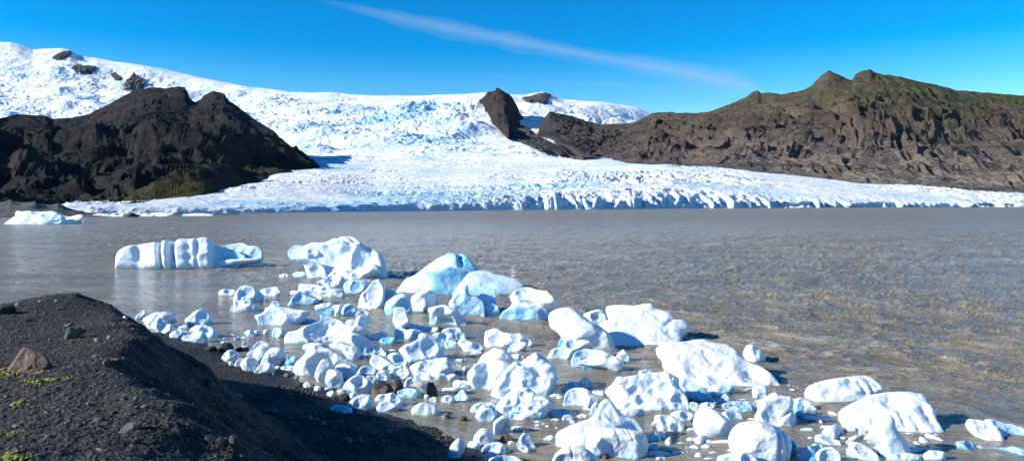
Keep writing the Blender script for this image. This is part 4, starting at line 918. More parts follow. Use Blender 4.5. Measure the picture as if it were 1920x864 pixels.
def ice_front():
    S('ragged low ice apron left of the big glassy-footed block', 'I', [(378, 400), (450, 338), (620, 328), (640, 380), (560, 380), (430, 440)], th=52, tf=.2)
    S('squarish ice block with a dirty edge by the dark sand', 'I', [(428, 462), (470, 380), (520, 353), (600, 398), (642, 440), (622, 482), (550, 502), (485, 487)], th=26, tf=.34, tint=.22)
    B('big crusted ice block with a glassy green foot', 'I', [(640, 440), (617, 380), (660, 320), (740, 240), (840, 203), (920, 203), (1000, 268), (1080, 280), (1160, 338), (1172, 380), (1090, 412), (1050, 452), (950, 482), (840, 487), (740, 482)], th=36, tf=.28, tb=.34, tint=.1, scal=.06, subs=[dict(poly=[(720, 420), (860, 410), (1060, 420), (1040, 455), (950, 484), (840, 489), (740, 484)], th=10, tf=.16, off=-.15, tint=.6, part='foot', plabel='glassy green foot')])
    B('massive twin-peaked ice block with blue hollows, behind the glassy-footed one', 'H', [(570, 712), (640, 650), (720, 550), (800, 470), (880, 378), (950, 376), (1010, 330), (1080, 286), (1150, 330), (1230, 400), (1264, 430), (1274, 540), (1240, 620), (1150, 674), (1060, 650), (920, 650), (780, 702), (740, 727)], th=38, tf=.26, tb=.3, tint=.22, rough=.06, scal=.06, groove=[([(960, 400), (1080, 470)], 34, .55), ([(770, 570), (850, 620)], 26, .5), ([(1090, 560), (1240, 500)], 20, .3)], base=738)
    C('wing-shaped white ice with a grey back', 'H', [(428, 437), (540, 368), (590, 310), (660, 285), (690, 256), (790, 260), (880, 350), (892, 377), (830, 392), (700, 370), (600, 392), (500, 452)], th=40, tf=.22, tint=.05)
    B('white ice dome with a blue dimple', 'H', [(458, 480), (520, 420), (620, 380), (700, 358), (860, 388), (810, 470), (740, 540), (640, 628), (560, 592), (470, 562)], th=40, tf=.3, tb=.34, tint=.1, groove=[([(650, 460), (680, 500)], 26, .5)])
    C('long flat-topped slab with a raised left knob', 'H', [(613, 202), (623, 90), (660, 76), (740, 83), (790, 120), (860, 130), (940, 118), (1010, 165), (1072, 195), (1000, 212), (900, 205), (850, 205), (840, 242), (760, 237), (640, 242)], th=42, tf=.22, tint=.12)
    C('blunt oblong floe right of the raised-knob slab', 'H', [(818, 265), (860, 205), (960, 190), (1017, 215), (960, 262), (900, 292), (840, 292)], th=42, tf=.28, mat='dirty')
    C('low shaded floe behind the twin-peaked block', 'H', [(845, 312), (920, 298), (980, 330), (960, 352), (870, 347)], th=50, tf=.25, tint=.2)
    C('grey cone of ice in the shadow right of the twin-peaked block', 'H', [(1448, 570), (1500, 518), (1540, 510), (1592, 560), (1580, 602), (1475, 605)], th=22, tf=.32, mat='dirty', tint=.2)
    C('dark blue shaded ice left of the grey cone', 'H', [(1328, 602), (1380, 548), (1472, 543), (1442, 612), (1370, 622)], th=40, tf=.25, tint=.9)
    C('double-decked white ice puck', 'H', [(1323, 722), (1350, 650), (1400, 613), (1520, 608), (1572, 640), (1642, 690), (1642, 722), (1560, 777), (1400, 780), (1330, 752)], th=38, tf=.26, groove=[([(1350, 670), (1640, 680)], 6, .3)])
    B('large pyramid of ice with a boxy ribbed block at its front', 'I', [(1158, 640), (1180, 600), (1300, 538), (1460, 488), (1530, 428), (1558, 340), (1610, 303), (1662, 320), (1720, 400), (1790, 460), (1880, 488), (1962, 590), (1900, 660), (1500, 660), (1420, 692), (1300, 712), (1200, 707), (1168, 672)], th=32, tf=.2, tb=.32, tint=.12, off=.5, rough=.05, scal=.05,
      subs=[dict(poly=[(1433, 722), (1460, 610), (1510, 558), (1600, 558), (1800, 573), (1920, 598), (1972, 620), (1997, 740), (1940, 767), (1740, 792), (1600, 772), (1450, 742)], th=16, tf=.24, tb=.3, off=-.5, tint=.15, rr=.45, scoops=1, part='block', plabel='boxy ribbed block', groove=[([(1690, 575), (1740, 780)], 5, .25), ([(1800, 580), (1840, 680)], 5, .3), ([(1760, 580), (1800, 640)], 4, .3)])], base=849, res=.85)
    C('small white shoulder left of the pyramid peak', 'I', [(1458, 432), (1490, 350), (1542, 328), (1545, 410), (1500, 455)], th=22, tf=.3)
    S('round white ice dome cut off by the bottom of the view', 'I', [(1122, 870), (1160, 790), (1230, 738), (1320, 726), (1440, 748), (1522, 810), (1555, 880), (1500, 940), (1180, 940)], scoops=1, th=28, tf=.38, tint=.12, groove=[([(1290, 740), (1310, 870)], 5, .2)])
    S('faceted ice block propped on the brown stone', 'I', [(603, 590), (598, 510), (640, 480), (690, 445), (757, 480), (757, 560), (742, 602), (660, 627)], scoops=2, th=14, tf=.38, tint=.12)
    S('bell-shaped ice lump on the black sand', 'I', [(418, 682), (425, 640), (470, 580), (520, 561), (592, 600), (617, 682), (560, 722), (480, 722)], scoops=1, th=20, tf=.4, tint=.12)
    RB('low ice lump left of the bell-shaped one', 'I', (360, 680, 490, 756), th=35, tf=.34)
    S('flat slipper-shaped ice in front of the bell-shaped lump', 'I', [(473, 777), (510, 720), (600, 693), (660, 688), (740, 740), (762, 787), (680, 782), (560, 782)], th=40, tf=.3, tint=.2)
    S('kite-shaped upright ice right of the brown stone', 'I', [(820, 690), (840, 640), (880, 603), (930, 630), (960, 690), (992, 745), (930, 752), (870, 725)], th=18, tf=.32)
    S('flat ice wedge under the kite-shaped ice', 'I', [(793, 690), (860, 708), (920, 740), (957, 787), (900, 792), (830, 757)], th=30, tf=.3)
    S('egg of ice with a blue lower half at the shadow edge', 'I', [(197, 812), (205, 740), (240, 690), (290, 653), (347, 695), (347, 740), (300, 800), (240, 837)], scoops=0, th=12, tf=.36, tint=.35)
    S('low blue-white ice slab half out of the bottom of the view', 'I', [(538, 870), (560, 840), (680, 806), (800, 820), (905, 870), (800, 920), (620, 920)], th=40, tf=.3, tint=.3); S('thin pale ice piece behind the low slab at the bottom edge', 'I', [(468, 822), (570, 778), (662, 800), (600, 833)], th=48, tf=.25)
    RB('small ice ball left of the kite-shaped ice', 'I', (728, 676, 796, 724)); RB('thin ice spike beside the brown stone under the pyramid', 'I', (1688, 764, 1750, 838), th=15); RB('grey flat ice scrap between the sand and the pyramid', 'I', (1050, 630, 1152, 682), th=50)
    C('pale boxy floe left of the pyramid', 'I', [(1213, 490), (1225, 450), (1290, 443), (1332, 470), (1330, 502), (1260, 500)], th=30, tf=.28, tint=.25)
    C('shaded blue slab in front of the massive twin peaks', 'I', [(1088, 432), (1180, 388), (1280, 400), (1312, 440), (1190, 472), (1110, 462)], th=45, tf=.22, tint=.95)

def ice_right():
    B('huge rough flat slab, dull white, in the middle right', 'J', [(618, 162), (690, 115), (780, 103), (820, 115), (920, 103), (1050, 88), (1120, 118), (1280, 138), (1360, 190), (1420, 268), (1480, 300), (1580, 328), (1680, 400), (1747, 460), (1730, 502), (1640, 502), (1490, 502), (1330, 502), (1250, 465), (1100, 475), (960, 472), (850, 402), (720, 312), (673, 280), (688, 215), (640, 195)], mat='dirty', th=64, tf=.12, tb=.2, tint=.0, rr=.35, rough=.03, scal=.035, groove=[([(1050, 250), (1110, 310)], 16, .35), ([(1080, 380), (1160, 310)], 6, .35)], base=725, res=.85)
    C('small smooth ice lump behind the huge flat slab', 'J', [(1403, 200), (1440, 130), (1490, 118), (1540, 155), (1612, 205), (1602, 250), (1540, 282), (1470, 272)], scoops=0, th=26, tf=.34, tint=.05)
    FL('grainy slush bank left of the huge flat slab', 'J', (450, 345, 590, 410), mat='grimy', tint=.3); FL('grainy slush bank tucked under the huge flat slab', 'J', (660, 345, 840, 400), mat='grimy', tint=.3)
    B('hollowed iceberg with blue dents and a square teal notch', 'J', [(158, 540), (230, 480), (268, 418), (340, 425), (480, 403), (600, 383), (760, 395), (832, 430), (832, 500), (902, 590), (927, 640), (900, 692), (760, 702), (600, 712), (430, 702), (300, 702), (270, 652), (210, 580)], th=40, tf=.24, tb=.3, tint=.16, rr=.5, rough=.05, scal=.05, groove=[([(590, 455), (640, 500)], 26, .5), ([(660, 600), (720, 690)], 26, .45), ([(800, 420), (830, 500)], 26, .35), ([(480, 665), (580, 660)], 16, .5)], base=767, res=.85)
    C('blue-shaded ice wedge leaning on the hollowed iceberg', 'J', [(823, 442), (880, 418), (940, 460), (1010, 500), (1080, 530), (1152, 590), (1130, 622), (1000, 602), (870, 562), (830, 500)], th=36, tf=.25, tint=.55)
    C('clear bluish hump at the near edge of the huge flat slab', 'J', [(1078, 522), (1110, 488), (1290, 468), (1337, 500), (1332, 540), (1200, 572), (1120, 562)], th=38, tf=.26, tint=.45)
    RB('small glassy lump below the clear bluish hump', 'J', (1190, 574, 1302, 642), group=GW, mat='ice', tint=.45, th=35); C('hunched ice lump by the right corner of the huge flat slab', 'J', [(1488, 512), (1560, 473), (1622, 490), (1632, 570), (1580, 612), (1500, 602)], th=26, tf=.3, tint=.25)
    FL('wide glassy grey floe between the hollowed iceberg and the cracked block', 'K', (965, 310, 1310, 425), mat='grimy', tint=.5)
    B('dull white ice block split by a dark slanting crack', 'K', [(1268, 462), (1312, 390), (1293, 320), (1350, 298), (1440, 243), (1500, 273), (1602, 290), (1622, 350), (1592, 410), (1647, 460), (1622, 522), (1550, 562), (1470, 552), (1380, 522)], mat='dirty', th=34, tf=.3, tint=.05, groove=[([(1440, 530), (1520, 470), (1595, 410)], 7, .5)])
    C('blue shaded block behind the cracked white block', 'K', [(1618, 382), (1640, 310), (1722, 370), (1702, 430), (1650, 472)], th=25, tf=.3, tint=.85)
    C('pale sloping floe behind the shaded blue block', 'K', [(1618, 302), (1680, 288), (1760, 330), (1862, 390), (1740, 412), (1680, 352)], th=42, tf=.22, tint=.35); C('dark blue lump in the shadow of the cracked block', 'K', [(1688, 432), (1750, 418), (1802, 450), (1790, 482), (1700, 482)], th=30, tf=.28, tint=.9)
    B('great rounded ice boulder at the bottom edge, fluted on its right', 'K', [(1036, 650), (1070, 570), (1130, 520), (1210, 505), (1290, 503), (1400, 530), (1500, 578), (1582, 640), (1607, 720), (1592, 800), (1560, 880), (1400, 935), (1200, 905), (1080, 792), (1046, 720)], scoops=0, th=30, tf=.34, tb=.36, tint=.08, rough=.03, scal=.035, groove=[([(1500, 620), (1540, 860)], 8, .25), ([(1440, 640), (1470, 900)], 7, .2)], base=866)
    C('ice hump in front of the great rounded boulder', 'K', [(928, 817), (1020, 798), (1110, 768), (1180, 753), (1260, 810), (1335, 875), (1300, 945), (960, 945)], th=32, tf=.3, tint=.2); C('blue lump in shade behind the great rounded boulder', 'K', [(1588, 662), (1640, 680), (1655, 750), (1640, 805), (1590, 800)], th=20, tf=.3, tint=.9)
    B('smooth teardrop-shaped ice block', 'K', [(713, 540), (740, 420), (800, 358), (860, 378), (960, 430), (1060, 510), (1092, 540), (1040, 602), (850, 642), (770, 602)], scoops=0, th=26, tf=.36, tb=.36, tint=.2, scal=.015, rough=.03)
    C('white nub between the hollowed iceberg and the teardrop block', 'K', [(686, 380), (690, 328), (760, 338), (782, 365), (745, 412)], th=26, tf=.32); RB('flat rough floe behind the teardrop block', 'K', (770, 334, 922, 390), group=GW, th=55, tf=.22)
    C('low bright ledge right of the teardrop block', 'K', [(958, 432), (1020, 408), (1150, 408), (1172, 470), (1250, 470), (1292, 490), (1130, 507), (1070, 492)], th=48, tf=.2)
    C('layered white ice with a blue left corner', 'K', [(323, 540), (370, 500), (368, 445), (480, 448), (560, 460), (642, 515), (622, 570), (500, 602), (410, 592), (400, 557)], th=38, tf=.26, groove=[([(480, 460), (560, 560)], 6, .35)]); C('wrinkled low dome behind the layered white ice', 'K', [(508, 440), (560, 408), (650, 408), (732, 440), (727, 480), (660, 502), (590, 482)], th=40, tf=.28, scal=.07)
    RB('snowball-like scrap left of the teardrop block', 'K', (655, 563, 746, 602), group=GW, th=45); C('thin drip of ice hanging off the layered white ice', 'K', [(408, 590), (482, 590), (465, 640), (475, 672), (440, 662)], th=12, tf=.25)
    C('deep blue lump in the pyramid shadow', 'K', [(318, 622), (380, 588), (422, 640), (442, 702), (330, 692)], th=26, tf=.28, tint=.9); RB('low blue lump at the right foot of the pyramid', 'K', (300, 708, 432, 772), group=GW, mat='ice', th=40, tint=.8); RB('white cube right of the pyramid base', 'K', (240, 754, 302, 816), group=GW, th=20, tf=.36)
    B('smooth hump-backed floe, left of two on the right side', 'L', [(123, 228), (140, 185), (230, 148), (370, 113), (540, 88), (640, 86), (710, 125), (760, 180), (772, 218), (700, 238), (600, 275), (540, 302), (460, 292), (320, 287), (200, 272)], scoops=1, th=50, tf=.2, tb=.28, tint=.05, rr=.55, scal=.025, groove=[([(620, 110), (680, 230)], 12, .35), ([(560, 170), (620, 260)], 10, .3)])
    B('large smooth slab with fluted drips along its right rim', 'L', [(393, 392), (440, 348), (560, 288), (660, 248), (760, 233), (880, 223), (980, 220), (1090, 238), (1142, 290), (1152, 330), (1207, 370), (1197, 440), (1245, 502), (1130, 515), (1000, 545), (930, 545), (800, 500), (640, 512), (500, 492), (440, 452)], scoops=1, th=58, tf=.15, tb=.24, tint=.05, rr=.4, rough=.03, scal=.03, groove=[([(1000, 470), (1060, 540)], 18, .5), ([(1090, 400), (1170, 500)], 20, .5), ([(900, 430), (960, 530)], 14, .45)], base=809, res=.85)
    B('hooked ice horn curling up in front of the fluted slab', 'L', [(608, 597), (660, 540), (690, 460), (750, 408), (800, 398), (850, 438), (872, 520), (942, 600), (1002, 690), (1062, 722), (920, 732), (840, 752), (780, 742), (720, 662), (680, 632)], scoops=0, th=26, tf=.24, tb=.26, tint=.3, scal=.02, groove=[([(860, 520), (960, 690)], 20, .3)])
    RB('round floe right of the hooked horn, at the bottom edge', 'L', (1080, 690, 1282, 787), group=GW, th=42, mat='ice', tint=.2); RB('broken ice rubble at the foot of the hooked horn', 'L', (780, 718, 1082, 788), group=GW, th=52)
    C('oblong white floe at the right edge, first of a raft', 'L', [(1438, 472), (1470, 433), (1560, 448), (1700, 520), (1762, 570), (1740, 612), (1620, 602), (1500, 542)], th=55, tf=.22, tb=.3, tint=.05)
    C('bluish washed-over floe behind the oblong one at the right edge', 'L', [(1560, 440), (1700, 438), (1900, 488), (2000, 545), (2000, 600), (1760, 570)], th=66, tf=.09, tb=.2, tint=.45)
    C('teal sheet of thin ice awash at the right bottom corner', 'L', [(1360, 622), (1500, 608), (1920, 680), (2000, 700), (2000, 740), (1920, 725), (1500, 685), (1370, 652)], th=74, tf=.05, tb=.2, tint=.5, mat='grimy')
    C('surfboard-shaped white floe, upper of two', 'L', [(203, 580), (250, 562), (330, 590), (432, 627), (422, 652), (330, 647), (230, 612)], th=55, tf=.22); C('surfboard-shaped white floe, lower of two', 'L', [(463, 682), (540, 642), (600, 653), (700, 710), (758, 767), (720, 783), (600, 752), (490, 707)], th=55, tf=.22)
    C('bright ice lump right of the great rounded boulder', 'L', [(213, 722), (260, 678), (350, 668), (402, 700), (432, 762), (380, 805), (250, 805)], th=34, tf=.3); RB('small white hump above the bright lump', 'L', (168, 640, 290, 702), group=GW, th=35); C('shaded blue heap left of the bright lump', 'L', [(60, 782), (90, 700), (150, 650), (215, 690), (230, 785)], th=28, tf=.3, tint=.9)
    for bx, lb in [((440, 490, 556, 556), 'grey glassy floe left of the hooked horn'), ((560, 520, 642, 590), 'bluish glassy floe touching the hooked horn'), ((80, 510, 212, 552), 'lacy slush floe below the cracked block'), ((235, 490, 422, 532), 'long slush floe left of the fluted slab'), ((455, 610, 516, 642), 'little floe between the two surfboard floes'), ((140, 582, 206, 616), 'little floe at the tip of the upper surfboard floe')]:
        FL(lb, 'L', bx, tint=.25)
    for bx, lb in [((1105, 478, 1205, 522), 'cream floe in the brown pool left of the pyramid, upper right'), ((955, 498, 1050, 528), 'upper left floe in the brown pool before the glassy foot'), ((970, 526, 1022, 562), 'round floe in the brown pool, at left centre'), ((1030, 518, 1085, 548), 'slim floe in the brown pool, at centre'), ((1062, 536, 1112, 572), 'curled floe in the brown pool, at right centre'), ((938, 560, 1042, 584), 'lowest long floe in the brown pool'), ((1152, 553, 1186, 588), 'single crumb floe in the brown pool'), ((1285, 488, 1342, 534), 'pointed scrap above the left arm of the pyramid'), ((1350, 433, 1452, 482), 'flat scrap behind the left arm of the pyramid'), ((760, 543, 866, 588), 'slush strip right of the propped ice block'), ((1200, 193, 1282, 252), 'bar of ice left of the double-decked puck'), ((1100, 252, 1202, 292), 'slush patch right of the twin-peaked block'), ((1165, 268, 1228, 308), 'crumb of ice left of the double-decked puck'), ((1480, 224, 1602, 262), 'floe behind the double-decked puck')]:
        FL(lb, 'I', bx, mat='dirty')
    for bx, lb in [((560, 690, 682, 720), 'leftmost lacy floe of the bottom group'), ((640, 716, 776, 772), 'wide lacy floe in the bottom group'), ((520, 758, 642, 822), 'rounded lacy floe by the white cube'), ((280, 768, 512, 832), 'long ragged floe by the white cube'), ((650, 648, 757, 690), 'top lacy floe of the bottom group'), ((770, 666, 902, 706), 'upper right lacy floe of the bottom group'), ((790, 708, 882, 766), 'right hand lacy floe of the bottom group'), ((726, 778, 800, 850), 'small upright scrap in the bottom group'), ((800, 828, 922, 875), 'lowest grey floe left of the front hump'), ((380, 820, 482, 862), 'flat floe at the bottom edge under the white cube')]:
        FL(lb, 'K', bx, mat='dirty')

GR = 'stones lying on the black gravel'
def rocks():
    def rk(label, t, poly, mat='rock_dark', name='stone', cat='stone', group=GR, **kw):
        kw.setdefault('th', 25); kw.setdefault('tf', .36); kw.setdefault('facet', .10)
        return piece(name, cat, label, t, poly, mat=mat, group=group, scal=kw.pop('scal', .03), rough=kw.pop('rough', .05), **kw)
    rk('large brown pointed boulder standing in yellow moss', 'M', [(45, 612), (70, 580), (100, 545), (125, 500), (145, 470), (172, 448), (230, 470), (300, 500), (335, 535), (348, 560), (340, 592), (240, 617), (110, 637)], mat='rock_brown', name='boulder', cat='boulder', group=None, facet=0, th=28, tf=.42, ridge=[(172, 470)], planes=4)
    rk('dark boulder with a pale face halfway up the mound', 'M', [(458, 382), (475, 350), (495, 322), (530, 298), (585, 308), (612, 325), (560, 352), (500, 392), (470, 395)], name='boulder', cat='boulder', group=None, mat='rock_grey', facet=0)
    rk('black outcrop hump at the left end of the mound crest', 'M', [(-40, 225), (-20, 180), (20, 158), (70, 150), (105, 160), (110, 178), (60, 205), (0, 225)], name='boulder', cat='boulder', group=None, th=40)
    rk('pale stone on the crest beside the black outcrop', 'M', [(105, 165), (112, 142), (140, 134), (158, 148), (150, 165)], mat='rock_tan')
    for bx, mt, lb in [((380, 115, 412, 136), 'rock_tan', 'small pale stone near the top of the hump'), ((788, 284, 826, 309), 'rock_grey', 'round grey stone at the right shoulder of the mound'), ((750, 368, 794, 404), 'rock_tan', 'cream stone next to a flat one on the mound'), ((658, 388, 722, 418), 'rock_tan', 'flat pale stone left of the cream one'), ((648, 504, 692, 531), 'rock_tan', 'flat tan chip above the small brown stone'), ((333, 388, 372, 414), 'rock_grey', 'grey chip below the dark boulder'), ((672, 760, 706, 790), 'rock_grey', 'dull grey stone low on the mound'), ((924, 312, 946, 330), 'rock_tan', 'tiny pale stone near the crest edge'), ((265, 120, 300, 140), 'rock_tan', 'tiny light stone on the left flank of the hump')]:
        rk(lb, 'M', [((a[0]-TL['M'][0])*TL['M'][2], (a[1]-TL['M'][1])*TL['M'][2]) for a in blob('M', *bx)], mat=mt)
    rk('small reddish brown stone with a shadow tail', 'M', [(716, 572), (730, 545), (755, 528), (775, 540), (768, 562), (740, 577)], mat='rock_brown')
    rk('flat slate-coloured slab stone in the lower foreground', 'P', [(222, 806), (238, 793), (258, 788), (267, 791), (255, 802), (236, 809)], mat='rock_grey', th=55, tf=.14)
    for bx, mt, lb in [((428, 812, 450, 838), 'rock_dark', 'dark stone in the shaded slope at the bottom'), ((432, 735, 456, 746), 'rock_grey', 'flat grey stone on the shaded slope'), ((600, 788, 613, 797), 'rock_tan', 'pale stone catching sun inside the big shadow'), ((560, 778, 590, 790), 'rock_grey', 'bluish stone at the foot of the shaded slope'), ((380, 706, 402, 728), 'rock_dark', 'black stone under the ridge shadow'), ((487, 765, 520, 773), 'rock_grey', 'long flat stone in the shaded gravel'), ((640, 818, 662, 832), 'rock_grey', 'blue-grey stone near the bottom centre shade'), ((550, 858, 580, 880), 'rock_dark', 'dark stone on the bottom edge of the view')]:
        rk(lb, 'P', blob('P', *bx), mat=mt)
    rk('broken black and brown boulder among the stranded ice', 'G', [(698, 250), (710, 190), (770, 148), (850, 163), (900, 198), (917, 250), (862, 267), (800, 267)], name='boulder', cat='boulder', group=None, mat='rock_brownblack')
    rk('grey speckled boulder wedged between ice lumps', 'G', [(828, 152), (870, 118), (950, 123), (992, 170), (987, 210), (940, 237), (900, 190)], name='boulder', cat='boulder', group=None, mat='rock_grey')
    rk('black boulder with pale vertical stripes, topped by ice', 'G', [(1058, 212), (1070, 128), (1150, 120), (1255, 138), (1292, 190), (1342, 262), (1300, 282), (1200, 267), (1110, 217)], name='boulder', cat='boulder', group=None, mat='rock_striped', th=12, facet=.12)
    rk('small round dark boulder among the ice balls', 'G', [(408, 285), (430, 258), (490, 253), (517, 290), (500, 322), (440, 322)], name='boulder', cat='boulder', group=None)
    rk('tan broken stone below the low domed ice', 'G', [(1333, 465), (1345, 432), (1390, 426), (1418, 450), (1410, 488), (1360, 490)], mat='rock_tan'); rk('brown stone on the wet edge right of the tan one', 'G', [(1478, 478), (1495, 455), (1550, 455), (1577, 490), (1540, 504), (1495, 500)], mat='rock_brown')
    rk('cracked brown stone under the propped ice block', 'I', [(648, 662), (690, 608), (762, 640), (803, 670), (770, 695), (715, 705)], mat='rock_brown', th=35); rk('rusty boulder at the foot of the ribbed ice block', 'I', [(1518, 792), (1560, 763), (1640, 773), (1662, 832), (1600, 850), (1560, 845)], mat='rock_brown')
    rk('jagged black rock on the muddy point behind the mound', 'E', [(860, 455), (880, 410), (935, 388), (975, 395), (1005, 440), (960, 465), (900, 480)], group='black rocks on the muddy point'); rk('low black rock left of the jagged one', 'E', [(720, 452), (760, 425), (830, 420), (860, 445), (800, 472)], group='black rocks on the muddy point'); rk('knobbly black rock at the right of the muddy point', 'E', [(1010, 455), (1040, 428), (1100, 430), (1150, 440), (1110, 465), (1050, 470)], group='black rocks on the muddy point')
    for bx, lb in [((1335, 655, 1385, 690), 'dark stone below the shore cluster of ice'), ((1445, 660, 1520, 705), 'flat grey stone below the shaded blue block'), ((1555, 690, 1600, 718), 'small stone on the gravel left of the dirty whaleback')]:
        rk(lb, 'E', [((a[0]-230)*4.8, (a[1]-560)*4.8) for a in blob('E', *bx)], mat='rock_grey')
    rk('dark rock awash under the glacier front at the left', 'P', [(233, 406), (236, 401), (245, 398.5), (255, 401), (259, 405), (250, 407)], group=None, name='boulder', cat='boulder')
    far = IM['rock_far']
    T_ = lambda t, p: px_(t, p)
    bedrock('rock_outcrop', 'small dark pyramid showing through the upper ice on the left', 'rock outcrop', T_('T', [(555, 262), (575, 232), (590, 215), (606, 203), (625, 222), (650, 245), (642, 257), (600, 266), (570, 267)]), 45, far, (4800, 7000), 3)
    bedrock('rock_outcrop', 'rock patch under the summit knob at the far left', 'rock outcrop', T_('T', [(230, 118), (255, 104), (285, 92), (318, 88), (325, 100), (300, 118), (270, 128), (245, 126)]), 12, far, (5600, 8200))
    bedrock('rock_outcrop', 'jagged rock band below the far left summit', 'rock outcrop', T_('T', [(320, 165), (350, 150), (390, 155), (440, 162), (430, 172), (412, 192), (370, 192), (340, 180)]), 14, far, (5400, 8000))
    bedrock('rock_outcrop', 'little rock shelf left of the small dark pyramid', 'rock outcrop', T_('T', [(495, 190), (520, 188), (550, 210), (540, 222), (515, 217)]), 12, far, (5000, 7600), 3)
    bedrock('rock_outcrop', 'blue-grey rock wall just under the snow summit in the centre right', 'rock outcrop', T_('U', [(1180, 130), (1215, 122), (1250, 112), (1290, 102), (1335, 112), (1320, 135), (1318, 158), (1270, 152), (1210, 148)]), 14, far, (5600, 7400))
    bedrock('moraine_band', 'dark rubble band curving from the pyramid peak to the brown mountain', 'moraine', T_('U', [(1110, 270), (1150, 270), (1200, 278), (1240, 310), (1290, 350), (1440, 395), (1560, 430), (1575, 470), (1480, 452), (1290, 414), (1200, 370), (1140, 345)]), 10, far, (2700, 5200))
# ------------------------------------------------------------------ near ground, pebbles, moss
def foreground():
    D = np.concatenate([np.geomspace(.8, 4.5, 30, endpoint=False), np.geomspace(4.5, 70, 560)])[:, None]
    tx = np.concatenate([np.linspace(-2.2, -.82, 90, endpoint=False), np.linspace(-.82, .16, 980), np.linspace(.16, 1.0, 70)[1:]])[None]
    X = tx*D; Y = D+0*tx
    Z = ground_z(X, Y)
    near = 1-smooth(12, 30, Y)
    Z = Z+near*.012*np.abs(perlin2(X*16, Y*16))
    s = shore_s(X, Y)
    sand = smooth(.1, .4, fbm2(X*.16+4, Y*.16, 3)+.6*np.exp(-((X+1.0)/3.2)**2-((Y-27.5)/1.6)**2))*smooth(9, 5, 8-Z*0-8+np.where(Z < 1.0, 0, 99))
    mesh_obj('black_gravel_ground', np.stack([X, Y, Z], -1).reshape(-1, 3), grid_faces(*X.shape), gravel_material(), attrs={'sand': sand.ravel()})['kind'] = 'structure'
    # ground behind and beside the camera, and the lake bed: one sheet out to the horizon
    xs = np.concatenate([-np.geomspace(20000, 60, 40), np.linspace(-58, 40, 50), np.geomspace(42, 20000, 40)]); ys = np.concatenate([-np.geomspace(20000, 30, 30), np.linspace(-28, .5, 16), [2], np.geomspace(75, 20000, 30)])
    gx, gy = np.meshgrid(xs, ys)
    gz = np.where(gy < 1.9, np.where(np.hypot(gx, gy) < 60, ground_z(gx, gy)-.12, np.where(gx < 25, 2.5, -2.0)), -2.5)
    mesh_obj('ground', np.stack([gx, gy, gz], -1).reshape(-1, 3), grid_faces(*gx.shape), bpy.data.materials['black_gravel'], attrs={'sand': 0*gx.ravel()})['kind'] = 'structure'

ICO = None
def ico():
    t = (1+5**.5)/2
    v = np.array([(-1, t, 0), (1, t, 0), (-1, -t, 0), (1, -t, 0), (0, -1, t), (0, 1, t), (0, -1, -t), (0, 1, -t), (t, 0, -1), (t, 0, 1), (-t, 0, -1), (-t, 0, 1)])
    f = np.array([(0, 11, 5), (0, 5, 1), (0, 1, 7), (0, 7, 10), (0, 10, 11), (1, 5, 9), (5, 11, 4), (11, 10, 2), (10, 7, 6), (7, 1, 8), (3, 9, 4), (3, 4, 2), (3, 2, 6), (3, 6, 8), (3, 8, 9), (4, 9, 5), (2, 4, 11), (6, 2, 10), (8, 6, 7), (9, 8, 1)])
    return v/np.linalg.norm(v[0]), f
def scatter(name, x, y, z, r, flat, mat, seed, attrs=None):
    rg = np.random.RandomState(seed); v, f = ico(); n = len(x)
    V = v[None]*(1+rg.uniform(-.35, .35, (n, 12, 1)))
    sc = np.stack([rg.uniform(.8, 1.5, n), rg.uniform(.6, 1.1, n), flat*rg.uniform(.6, 1.1, n)], 1)
    V = V*sc[:, None]*r[:, None, None]
    a = rg.uniform(0, 6.28, n); c, s = np.cos(a)[:, None], np.sin(a)[:, None]
    V = np.stack([V[..., 0]*c-V[..., 1]*s, V[..., 0]*s+V[..., 1]*c, V[..., 2]], -1)
    V = V+np.stack([x, y, z], -1)[:, None]
    Fc = f[None]+12*np.arange(n)[:, None, None]
    at = {'shade': np.repeat(rg.uniform(0, 1, n), 12)}
    return mesh_obj(name, V.reshape(-1, 3), Fc.reshape(-1, 3), mat, attrs=at, smooth_=False)

def pebble_material():
    m, nt, b = mat_new('pebbles'); n = N(nt)
    t = n.attr('shade'); v, g = n.pos()
    r = n.add('ShaderNodeValToRGB'); e = r.color_ramp.elements
    e[0].position = 0; e[0].color = (.022, .021, .022, 1); e[1].position = 1; e[1].color = (.13, .12, .11, 1)
    for p, c in ((.55, (.058, .054, .053, 1)), (.8, (.085, .075, .068, 1)), (.93, (.12, .10, .085, 1))):
        k = e.new(p); k.color = c
    n.link(t, r.inputs[0])
    c = n.mix(n.math('MULTIPLY', n.noise(60, 4, vec=v), .5), r.outputs[0], (.04, .038, .038))
    n.link(c, b.inputs['Base Color']); b.inputs['Roughness'].default_value = .8
    return m

